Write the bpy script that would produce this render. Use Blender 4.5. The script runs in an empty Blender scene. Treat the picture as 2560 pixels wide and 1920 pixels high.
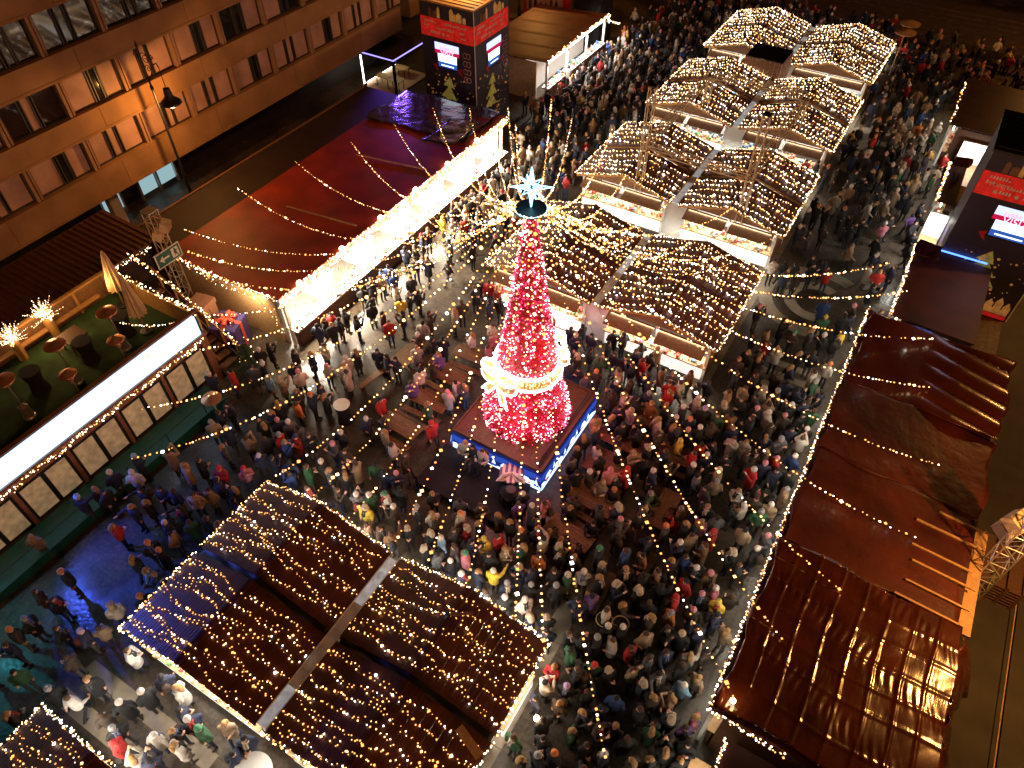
import bpy, bmesh, math, random
from mathutils import Vector, Matrix
R = math.radians
rnd = random.Random(7)
sc = bpy.context.scene
COL = sc.collection

# ------------------------------------------------------------ materials
def mat(name, col, rough=.6, var=.15, scale=3.0, bump=0.0, bscale=20.0, metal=0.0, coat=0.0, spec=.5, objcol=False, attr=False):
    m = bpy.data.materials.new(name); m.use_nodes = True
    nt = m.node_tree; b = nt.nodes['Principled BSDF']
    b.inputs['Roughness'].default_value = rough; b.inputs['Metallic'].default_value = metal
    b.inputs['Coat Weight'].default_value = coat; b.inputs['Specular IOR Level'].default_value = spec
    tc = nt.nodes.new('ShaderNodeTexCoord')
    nz = nt.nodes.new('ShaderNodeTexNoise'); nz.inputs['Scale'].default_value = scale; nz.inputs['Detail'].default_value = 5
    nt.links.new(tc.outputs['Object'], nz.inputs['Vector'])
    mr = nt.nodes.new('ShaderNodeMapRange'); mr.inputs[1].default_value = .3; mr.inputs[2].default_value = .7
    mr.inputs[3].default_value = 1 - var; mr.inputs[4].default_value = 1 + var
    nt.links.new(nz.outputs['Fac'], mr.inputs[0])
    mx = nt.nodes.new('ShaderNodeMix'); mx.data_type = 'RGBA'; mx.blend_type = 'MULTIPLY'; mx.inputs[0].default_value = 1
    if objcol:
        oi = nt.nodes.new('ShaderNodeObjectInfo'); nt.links.new(oi.outputs['Color'], mx.inputs[6])
    elif attr:
        at = nt.nodes.new('ShaderNodeVertexColor'); at.layer_name = 'Col'; nt.links.new(at.outputs['Color'], mx.inputs[6])
    else:
        mx.inputs[6].default_value = (*col, 1)
    nt.links.new(mr.outputs[0], mx.inputs[7]); nt.links.new(mx.outputs[2], b.inputs['Base Color'])
    if bump:
        n2 = nt.nodes.new('ShaderNodeTexNoise'); n2.inputs['Scale'].default_value = bscale; n2.inputs['Detail'].default_value = 4
        nt.links.new(tc.outputs['Object'], n2.inputs['Vector'])
        bp = nt.nodes.new('ShaderNodeBump'); bp.inputs['Strength'].default_value = bump; bp.inputs['Distance'].default_value = .05
        nt.links.new(n2.outputs['Fac'], bp.inputs['Height']); nt.links.new(bp.outputs[0], b.inputs['Normal'])
    return m

def emat(name, col, strength, sample=True):
    m = bpy.data.materials.new(name); m.use_nodes = True
    nt = m.node_tree; nt.nodes.clear()
    e = nt.nodes.new('ShaderNodeEmission'); e.inputs[0].default_value = (*col, 1); e.inputs[1].default_value = strength
    o = nt.nodes.new('ShaderNodeOutputMaterial'); nt.links.new(e.outputs[0], o.inputs[0])
    if not sample: m.cycles.emission_sampling = 'NONE'
    return m

M = {}
M['paint_white'] = mat('white_paint', (.78, .77, .74), .5, .06)
M['wood'] = mat('pine_boards', (.2, .1, .045), .65, .3, 8)
M['wood_dark'] = mat('stained_boards', (.09, .042, .02), .6, .3, 9)
M['wood_pale'] = mat('pale_timber', (.5, .3, .14), .6, .2, 8)
M['wood_orange'] = mat('orange_timber', (.42, .22, .07), .6, .2, 6)
M['roof_brown'] = mat('brown_roof_sheet', (.095, .02, .012), .5, .45, .9, .2, 3)
M['roof_red'] = mat('red_brown_roof_sheet', (.33, .03, .014), .55, .4, .6, .15, 2)
M['tarp_red'] = mat('wrinkled_red_tarpaulin', (.072, .011, .007), .46, .5, .6, .6, 2.6, coat=.08)
M['roof_maroon'] = mat('maroon_roof_sheet', (.05, .010, .010), .55, .5, .7, .15, 2)
M['tarp_gold'] = mat('taut_shiny_tarpaulin', (.08, .016, .009), .27, .3, .5, .3, 1.6, coat=.3)
M['roof_dark'] = mat('dark_felt_roof', (.025, .012, .01), .7, .3, .8)
M['film'] = mat('glossy_plastic_film', (.06, .013, .006), .17, .4, 1, .3, 3.0, coat=.9)
M['film'].node_tree.nodes['Principled BSDF'].inputs['Coat Roughness'].default_value = .2
for n_ in M['film'].node_tree.nodes:
    if n_.type == 'BUMP':
        fn = n_.inputs['Height'].links[0].from_node; mp = M['film'].node_tree.nodes.new('ShaderNodeMapping'); mp.inputs['Scale'].default_value = (3.2, .55, 1); src = fn.inputs['Vector'].links[0].from_socket
        M['film'].node_tree.links.new(src, mp.inputs['Vector']); M['film'].node_tree.links.new(mp.outputs[0], fn.inputs['Vector']); break
M['tarp_black'] = mat('black_plastic_sheet', (.02, .018, .03), .22, .3, 1.5, .9, 3, coat=.6)
M['black'] = mat('black_paint', (.012, .012, .014), .5, .2)
M['black_cloth'] = mat('black_carpet', (.014, .013, .018), .9, .3, 6, .2, 60)
M['steel'] = mat('bare_aluminium', (.55, .55, .55), .4, .1, metal=.7)
M['zinc'] = mat('zinc_gutter', (.62, .62, .62), .5, .3, 2)
M['facade'] = mat('ochre_render', (.29, .155, .066), .85, .24, .6, .1, 30)
M['facade_dark'] = mat('brown_pilaster', (.3, .17, .1), .8, .12, 1)
M['blind'] = mat('pink_beige_blind', (.38, .225, .175), .7, .25, .9)
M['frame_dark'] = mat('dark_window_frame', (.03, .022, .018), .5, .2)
M['glass_dark'] = mat('dark_glass', (.012, .012, .014), .06, .1, spec=.7, coat=.5)
M['deck_green'] = mat('green_carpet', (.022, .055, .012), .9, .5, 1.3, .2, 50)
M['bench_green'] = mat('green_paint', (.008, .1, .08), .5, .2, 4)
M['cabin'] = mat('copper_brown_cladding', (.24, .115, .07), .5, .15, 2)
M['blind_beige'] = mat('beige_cabin_blind', (.42, .34, .22), .6, .18, 1.6)
M['fabric_cream'] = mat('cream_canvas', (.6, .46, .28), .8, .15, 4, .3, 6)
M['copper'] = mat('copper_reflector', (.62, .3, .16), .35, .15, metal=.6)
M['gift_blue'] = mat('violet_blue_foil', (.09, .07, .27), .4, .15)
M['gift_red'] = mat('coral_ribbon', (.75, .13, .08), .5, .1)
M['gift_pink'] = mat('salmon_paper', (.6, .3, .18), .6, .1)
M['navy'] = mat('navy_banner', (.028, .024, .06), .5, .25, .7)
M['banner_red'] = mat('red_banner', (.5, .018, .014), .5, .12, .8)
M['banner_yellow'] = mat('olive_yellow_print', (.32, .27, .05), .6, .2, 3)
M['banner_orange'] = mat('orange_print', (.55, .26, .07), .6, .15, 3)
M['print_white'] = mat('white_print', (.7, .66, .62), .6, .1)
M['print_pink'] = mat('pink_photo_paper', (.5, .24, .22), .6, .15, 2)
M['kerb'] = mat('stone_kerb', (.34, .27, .18), .8, .25, 2)
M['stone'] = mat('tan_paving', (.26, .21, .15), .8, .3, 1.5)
M['far_roof'] = mat('rust_brown_roof_sheet', (.22, .065, .026), .55, .35, .8, .15, 2)
M['asphalt'] = mat('dark_asphalt', (.035, .03, .02), .85, .3, .8, .2, 30)
M['steps'] = mat('stair_stone', (.1, .07, .06), .8, .2, 2)
M['trunk'] = mat('bark', (.05, .035, .02), .9, .3, 8)
M['leaf'] = mat('spruce_needles', (.03, .06, .02), .7, .3, 6)
M['sign_green'] = mat('exit_green', (.01, .1, .06), .5, .1)
M['cloth'] = mat('coat_cloth', (1, 1, 1), .85, .18, 9, .25, 40, objcol=True)
M['hatcloth'] = mat('knit_and_hair', (1, 1, 1), .9, .15, 25, .3, 90, objcol=True)
M['trouser'] = mat('trouser_cloth', (1, 1, 1), .85, .15, 9, objcol=True)
M['skin'] = mat('skin', (.58, .33, .23), .6, .08)
M['shoe'] = mat('shoe_leather', (.03, .025, .022), .6, .3)
M['crowd'] = mat('crowd_clothes', (1, 1, 1), .85, .1, 5, attr=True)
M['goods_a'] = mat('goods_cream', (.7, .6, .45), .6, .3, 10)
M['goods_b'] = mat('goods_red', (.55, .08, .06), .6, .3, 10)
M['goods_c'] = mat('goods_blue', (.12, .25, .45), .6, .3, 10)
M['goods_d'] = mat('goods_green', (.12, .32, .1), .6, .3, 10)
M['tinsel'] = mat('red_tinsel', (.45, .008, .03), .45, .4, 9)
M['cable'] = mat('cable_rubber', (.015, .012, .012), .7, .1)
M['ribbon_gold'] = mat('gold_mesh', (.62, .44, .16), .4, .3, 12)

E = {}
E['w1'] = emat('bulb_amber', (1, .5, .17), 5, False)
E['wa'] = emat('bulb_deep_amber', (1, .42, .1), 2.6, False)
E['w2'] = emat('bulb_warm', (1, .68, .36), 7, False)
E['w3'] = emat('bulb_white', (1, .84, .66), 10, False)
E['w4'] = emat('bulb_cool', (.75, .88, 1), 9, False)
E['r1'] = emat('bulb_red', (1, .03, .11), 3.6, False)
M['truss_gold'] = mat('sodium_lit_aluminium', (.62, .5, .34), .45, .1, metal=.3)  # sodium lamp tint put into the aluminium's base colour
E['r2'] = emat('bulb_pink', (1, .3, .45), 3.2, False)
E['tube'] = emat('lamp_tube', (1, .93, .84), 14, False)
E['globe'] = emat('lamp_globe', (1, .78, .48), 14, False)
E['sodium'] = emat('sodium_bulb', (1, .52, .16), 30, False)
E['sign'] = emat('lit_sign_panel', (.42, .68, 1.0), 3.0, True)
E['purple'] = emat('violet_led', (.3, .24, 1.0), 2.6, False)
E['star'] = emat('star_led', (.3, .75, 1.0), 5, False)
E['rim'] = emat('ribbon_led', (1, .93, .85), 7, False)
E['blue_led'] = emat('blue_led', (.1, .25, 1), 3, False)
WARM = [E['w1'], E['w2'], E['w3'], E['w4']]

def add_ribs(m, scale):
    nt = m.node_tree; L = nt.links.new; tc = nt.nodes.new('ShaderNodeTexCoord'); wv = nt.nodes.new('ShaderNodeTexWave'); wv.bands_direction = 'X'; wv.inputs['Scale'].default_value = scale; wv.inputs['Distortion'].default_value = .6; wv.inputs['Detail'].default_value = 1
    L(tc.outputs['Object'], wv.inputs['Vector']); bp = nt.nodes.new('ShaderNodeBump'); bp.inputs['Strength'].default_value = .22; bp.inputs['Distance'].default_value = .02; L(wv.outputs['Fac'], bp.inputs['Height'])
    b = nt.nodes['Principled BSDF']; old = b.inputs['Normal'].links[0].from_node; L(old.outputs[0], bp.inputs['Normal']); L(bp.outputs[0], b.inputs['Normal'])
M['roof_near'] = mat('dark_brown_roof_sheet', (.085, .022, .011), .42, .5, .8, .2, 3)
add_ribs(M['roof_brown'], 2.4); add_ribs(M['roof_near'], 2.4)
def showcase_material():
    m = bpy.data.materials.new('lit_showcase_goods'); m.use_nodes = True; nt = m.node_tree; b = nt.nodes['Principled BSDF']; L = nt.links.new
    tc = nt.nodes.new('ShaderNodeTexCoord'); mp = nt.nodes.new('ShaderNodeMapping'); mp.inputs['Scale'].default_value = (5, 5, 7); L(tc.outputs['Object'], mp.inputs[0])
    vo = nt.nodes.new('ShaderNodeTexVoronoi'); vo.inputs['Scale'].default_value = 1.6; L(mp.outputs[0], vo.inputs['Vector'])
    hs = nt.nodes.new('ShaderNodeHueSaturation'); hs.inputs['Saturation'].default_value = .55; hs.inputs['Value'].default_value = 1.1; L(vo.outputs['Color'], hs.inputs['Color'])
    mx = nt.nodes.new('ShaderNodeMix'); mx.data_type = 'RGBA'; mx.inputs[0].default_value = .62; L(hs.outputs[0], mx.inputs[6]); mx.inputs[7].default_value = (1,.93,.82,1)
    L(mx.outputs[2], b.inputs['Base Color']); L(mx.outputs[2], b.inputs['Emission Color']); b.inputs['Emission Strength'].default_value = 1.1; b.inputs['Roughness'].default_value = .4
    return m
M['showcase'] = showcase_material()
def ground_material():
    m = bpy.data.materials.new('plaza_paving'); m.use_nodes = True
    nt = m.node_tree; b = nt.nodes['Principled BSDF']; L = nt.links.new
    tc = nt.nodes.new('ShaderNodeTexCoord')
    vo = nt.nodes.new('ShaderNodeTexVoronoi'); vo.inputs['Scale'].default_value = 7.5; L(tc.outputs['Object'], vo.inputs['Vector'])
    nz = nt.nodes.new('ShaderNodeTexNoise'); nz.inputs['Scale'].default_value = .35; nz.inputs['Detail'].default_value = 6; L(tc.outputs['Object'], nz.inputs['Vector'])
    n3 = nt.nodes.new('ShaderNodeTexNoise'); n3.inputs['Scale'].default_value = 3; n3.inputs['Detail'].default_value = 6; L(tc.outputs['Object'], n3.inputs['Vector'])
    rp = nt.nodes.new('ShaderNodeValToRGB'); rp.color_ramp.elements[0].position = .35; rp.color_ramp.elements[1].position = .68
    rp.color_ramp.elements[0].color = (.05, .036, .025, 1); rp.color_ramp.elements[1].color = (.125, .092, .063, 1); L(nz.outputs['Fac'], rp.inputs[0])
    m1 = nt.nodes.new('ShaderNodeMapRange'); m1.inputs[1].default_value = .0; m1.inputs[2].default_value = .08; m1.inputs[3].default_value = 1.1; m1.inputs[4].default_value = .7
    L(vo.outputs['Distance'], m1.inputs[0]); m1.inputs[1].default_value = .3; m1.inputs[2].default_value = .75
    m2 = nt.nodes.new('ShaderNodeMapRange'); m2.inputs[1].default_value = .3; m2.inputs[2].default_value = .7; m2.inputs[3].default_value = .75; m2.inputs[4].default_value = 1.25
    L(n3.outputs['Fac'], m2.inputs[0])
    mm = nt.nodes.new('ShaderNodeMath'); mm.operation = 'MULTIPLY'; L(m1.outputs[0], mm.inputs[0]); L(m2.outputs[0], mm.inputs[1])
    mx = nt.nodes.new('ShaderNodeMix'); mx.data_type = 'RGBA'; mx.blend_type = 'MULTIPLY'; mx.inputs[0].default_value = 1
    br = nt.nodes.new('ShaderNodeTexBrick'); br.inputs['Scale'].default_value = 1.0; br.inputs['Brick Width'].default_value = .9; br.inputs['Row Height'].default_value = .6; br.inputs['Mortar Size'].default_value = .012
    br.inputs['Color1'].default_value = (1,1,1,1); br.inputs['Color2'].default_value = (.72,.72,.72,1); br.inputs['Mortar'].default_value = (.35,.33,.3,1); L(tc.outputs['Object'], br.inputs['Vector'])
    mb_ = nt.nodes.new('ShaderNodeMix'); mb_.data_type = 'RGBA'; mb_.blend_type = 'MULTIPLY'; mb_.inputs[0].default_value = .8; L(rp.outputs[0], mb_.inputs[6]); L(br.outputs['Color'], mb_.inputs[7])
    rr = nt.nodes.new('ShaderNodeMapRange'); rr.inputs[1].default_value = .42; rr.inputs[2].default_value = .6; rr.inputs[3].default_value = .28; rr.inputs[4].default_value = .75; L(nz.outputs['Fac'], rr.inputs[0]); L(rr.outputs[0], b.inputs['Roughness'])
    L(mb_.outputs[2], mx.inputs[6]); L(mm.outputs[0], mx.inputs[7]); L(mx.outputs[2], b.inputs['Base Color'])
    bp = nt.nodes.new('ShaderNodeBump'); bp.inputs['Strength'].default_value = .35; bp.inputs['Distance'].default_value = .02; bp.invert = True
    L(vo.outputs['Distance'], bp.inputs['Height']); L(bp.outputs[0], b.inputs['Normal'])
    b.inputs['Roughness'].default_value = .62
    return m
M['ground'] = ground_material()

# ------------------------------------------------------------ mesh builder
class MB:
    def __init__(s): s.v = []; s.f = []; s.m = []; s.mats = []; s.c = None
    def mi(s, m):
        if m not in s.mats: s.mats.append(m)
        return s.mats.index(m)
    def add(s, vs, fs, m):
        k = len(s.v); i = s.mi(m); s.v += [tuple(p) for p in vs]
        for f in fs: s.f.append([k + j for j in f]); s.m.append(i)
    def box(s, x0, x1, y0, y1, z0, z1, m):
        s.add([(x0,y0,z0),(x1,y0,z0),(x1,y1,z0),(x0,y1,z0),(x0,y0,z1),(x1,y0,z1),(x1,y1,z1),(x0,y1,z1)],
              [(3,2,1,0),(4,5,6,7),(0,1,5,4),(1,2,6,5),(2,3,7,6),(3,0,4,7)], m)
    def obox(s, c, half, rot, m):
        c = Vector(c); vs = []
        for z in (-1, 1):
            for x, y in ((-1,-1),(1,-1),(1,1),(-1,1)):
                vs.append(c + rot @ Vector((x*half[0], y*half[1], z*half[2])))
        s.add(vs, [(3,2,1,0),(4,5,6,7),(0,1,5,4),(1,2,6,5),(2,3,7,6),(3,0,4,7)], m)
    def bar(s, a, b, w, h, m):
        a = Vector(a); b = Vector(b); d = b - a
        q = d.to_track_quat('X', 'Z').to_matrix()
        s.obox((a + b) / 2, (d.length / 2, w / 2, h / 2), q, m)
    def quad(s, p, m): s.add(p, [tuple(range(len(p)))], m)
    def slab(s, p, t, m):     # polygon with thickness t along its normal (downwards)
        p = [Vector(q) for q in p]; n = (p[1]-p[0]).cross(p[2]-p[0]).normalized() * t; k = len(p)
        vs = p + [q - n for q in p]
        s.add(vs, [tuple(range(k)), tuple(range(2*k-1, k-1, -1))] + [(i, i+k, (i+1) % k + k, (i+1) % k) for i in range(k)], m)
    def tube(s, pts, rad, m, seg=8, sx=1.0, cap=True):
        pts = [Vector(p) for p in pts]; n = len(pts)
        if not hasattr(rad, '__len__'): rad = [rad] * n
        vs = []; up = None
        for i, p in enumerate(pts):
            d = (pts[min(i+1, n-1)] - pts[max(i-1, 0)]).normalized()
            if up is None:
                up = Vector((0, 1, 0)) if abs(d.y) < .9 else Vector((1, 0, 0))
            a = up.cross(d).normalized(); b = d.cross(a).normalized(); up = b
            for k in range(seg):
                t = 2 * math.pi * k / seg
                vs.append(p + a * (math.cos(t) * rad[i] * sx) + b * (math.sin(t) * rad[i]))
        fs = [(i*seg+k, i*seg+(k+1) % seg, (i+1)*seg+(k+1) % seg, (i+1)*seg+k) for i in range(n-1) for k in range(seg)]
        if cap: fs += [tuple(range(seg-1, -1, -1)), tuple((n-1)*seg+k for k in range(seg))]
        s.add(vs, fs, m)
    def ring(s, c, r, rr, m, seg=16, sub=5, tilt=None):
        c = Vector(c); vs = []; q = tilt or Matrix.Identity(3)
        for i in range(seg):
            t = 2*math.pi*i/seg
            for j in range(sub):
                u = 2*math.pi*j/sub
                vs.append(c + q @ Vector(((r+rr*math.cos(u))*math.cos(t), (r+rr*math.cos(u))*math.sin(t), rr*math.sin(u))))
        s.add(vs, [(i*sub+j, ((i+1) % seg)*sub+j, ((i+1) % seg)*sub+(j+1) % sub, i*sub+(j+1) % sub) for i in range(seg) for j in range(sub)], m)
    def lathe(s, c, prof, m, seg=20, cap=True):
        c = Vector(c); n = len(prof); vs = []
        for r, z in prof:
            for k in range(seg):
                t = 2*math.pi*k/seg; vs.append(c + Vector((r*math.cos(t), r*math.sin(t), z)))
        fs = [(i*seg+k, i*seg+(k+1) % seg, (i+1)*seg+(k+1) % seg, (i+1)*seg+k) for i in range(n-1) for k in range(seg)]
        if cap: fs += [tuple(range(seg-1, -1, -1)), tuple((n-1)*seg+k for k in range(seg))]
        s.add(vs, fs, m)
    def ball(s, c, r, m, seg=10, rings=7, sc=(1, 1, 1)):
        c = Vector(c); vs = [c + Vector((0, 0, -r*sc[2]))]
        for i in range(1, rings):
            a = math.pi*i/rings - math.pi/2
            for k in range(seg):
                t = 2*math.pi*k/seg
                vs.append(c + Vector((r*sc[0]*math.cos(a)*math.cos(t), r*sc[1]*math.cos(a)*math.sin(t), r*sc[2]*math.sin(a))))
        vs.append(c + Vector((0, 0, r*sc[2]))); T = len(vs)-1
        fs = [(0, 1+(k+1) % seg, 1+k) for k in range(seg)]
        fs += [(1+i*seg+k, 1+i*seg+(k+1) % seg, 1+(i+1)*seg+(k+1) % seg, 1+(i+1)*seg+k) for i in range(rings-2) for k in range(seg)]
        fs += [(T, 1+(rings-2)*seg+k, 1+(rings-2)*seg+(k+1) % seg) for k in range(seg)]
        s.add(vs, fs, m)
    def bulb(s, p, r, m):
        x, y, z = p
        s.add([(x+r,y,z),(x-r,y,z),(x,y+r,z),(x,y-r,z),(x,y,z+r),(x,y,z-r)],
              [(0,2,4),(2,1,4),(1,3,4),(3,0,4),(2,0,5),(1,2,5),(3,1,5),(0,3,5)], m)
    def build(s, name, parent=None, smooth=False, loc=None):
        me = bpy.data.meshes.new(name)
        off = Vector(parent_loc(parent)) if parent is not None else (Vector(loc) if loc else Vector((0, 0, 0)))
        me.from_pydata([tuple(Vector(p) - off) for p in s.v], [], s.f)
        for m in s.mats: me.materials.append(m)
        me.polygons.foreach_set('material_index', s.m)
        if smooth: me.polygons.foreach_set('use_smooth', [True]*len(s.f))
        me.validate(); me.update()
        o = bpy.data.objects.new(name, me); COL.objects.link(o)
        if parent is not None: o.parent = parent
        elif loc: o.location = loc
        return o

def parent_loc(o):
    p = Vector((0, 0, 0))
    while o is not None: p += o.location; o = o.parent
    return p
def thing(name, label, cat, loc, group=None):
    o = bpy.data.objects.new(name, None); COL.objects.link(o); o.location = loc; o.empty_display_size = .3
    o['label'] = label; o['category'] = cat
    if group: o['group'] = group
    return o
def tag(o, label, cat, group=None):
    o['label'] = label; o['category'] = cat
    if group: o['group'] = group
    return o
def struct(mb, name):
    o = mb.build(name); o['kind'] = 'structure'; return o
def copy_tree(o, parent=None):
    c = o.copy(); COL.objects.link(c)
    if parent is not None: c.parent = parent
    for ch in list(o.children): copy_tree(ch, c)
    return c
def text_mesh(body, size, mtl, origin, xdir, ydir, parent, name='lettering', depth=.012, align='LEFT'):
    cu = bpy.data.curves.new('t', 'FONT'); cu.body = body; cu.size = size; cu.extrude = depth; cu.align_x = align
    ob = bpy.data.objects.new('t', cu); COL.objects.link(ob)
    dg = bpy.context.evaluated_depsgraph_get(); me = bpy.data.meshes.new_from_object(ob.evaluated_get(dg))
    bpy.data.objects.remove(ob); bpy.data.curves.remove(cu)
    x = Vector(xdir).normalized(); y = Vector(ydir).normalized(); z = x.cross(y)
    T = Matrix(((x.x,y.x,z.x,0),(x.y,y.y,z.y,0),(x.z,y.z,z.z,0),(0,0,0,1)))
    me.transform(Matrix.Translation(Vector(origin) - parent_loc(parent)) @ T)
    me.materials.clear(); me.materials.append(mtl)
    o = bpy.data.objects.new(name, me); COL.objects.link(o); o.parent = parent
    return o

def light(kind, name, loc, power, col, size=None, rot=None, target=None, size_y=None, spread=None):
    d = bpy.data.lights.new(name, kind); d.energy = power; d.color = col
    if kind == 'AREA':
        d.shape = 'RECTANGLE'; d.size = size; d.size_y = size_y or .2
        if spread: d.spread = R(spread)
    elif kind == 'POINT': d.shadow_soft_size = size or .1
    elif kind == 'SPOT': d.shadow_soft_size = size or .1; d.spot_size = R(spread or 90); d.spot_blend = .6
    o = bpy.data.objects.new(name, d); COL.objects.link(o); o.location = loc
    if target is not None: o.rotation_euler = (Vector(target) - Vector(loc)).to_track_quat('-Z', 'Y').to_euler()
    return o

def pick_warm(r):
    x = r.random()
    return E['wa'] if x < .15 else WARM[0] if x < .42 else WARM[1] if x < .75 else WARM[2] if x < .96 else WARM[3]
def string_lights(label, pts, group=None, spacing=.13, size=.032, jitter=.03, name='string_lights', wire=.008, pick=pick_warm, cat='string lights', big=.06):
    """a cable through pts with bulbs hung along it"""
    pts = [Vector(p) for p in pts]
    mb = MB(); mb.tube(pts, wire, M['cable'], 3, cap=False)
    o = mb.build(name, loc=tuple(pts[0])); tag(o, label, cat, group)
    b = MB(); acc = 0.0
    for p, q in zip(pts, pts[1:]):
        L = (q - p).length; t = acc
        while t < L:
            if rnd.random() < .07: t += spacing; continue      # dead bulbs
            c = p.lerp(q, t / L) + Vector((rnd.uniform(-jitter, jitter), rnd.uniform(-jitter, jitter), rnd.uniform(-.5, 1) * jitter))
            s = size * rnd.uniform(.6, 1.25) * (1.7 if rnd.random() < big else 1)
            b.bulb(c, s, pick(rnd)); t += spacing * rnd.uniform(.6, 1.4)
        acc = t - L
    if b.f:
        c = b.build('bulbs', o); c['kind'] = 'stuff'
    return o
def sagline(a, b, sag, n=14):
    a = Vector(a); b = Vector(b)
    return [a.lerp(b, i/n) - Vector((0, 0, sag * 4 * (i/n) * (1 - i/n))) for i in range(n+1)]
def truss(mb, a, b, w, m, step=.5, r=.025, rd=.014):
    a = Vector(a); b = Vector(b); d = (b - a).normalized(); up = Vector((0, 0, 1)) if abs(d.z) < .9 else Vector((0, 1, 0))
    s = d.cross(up).normalized(); u = s.cross(d).normalized(); L = (b - a).length; n = max(2, int(L / step))
    cs = [(s + u) * w/2, (s - u) * w/2, (-s - u) * w/2, (-s + u) * w/2]
    for c in cs: mb.tube([a + c, b + c], r, m, 5)
    for i in range(n):
        p = a + d * (L * i / n); q = a + d * (L * (i+1) / n)
        for k in range(4):
            c0, c1 = cs[k], cs[(k+1) % 4]
            if (i + k) % 2: mb.tube([p + c0, q + c1], rd, m, 4, cap=False)
            else: mb.tube([p + c1, q + c0], rd, m, 4, cap=False)
            if i % 2 == 0: mb.tube([p + c0, p + c1], rd, m, 4, cap=False)
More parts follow.
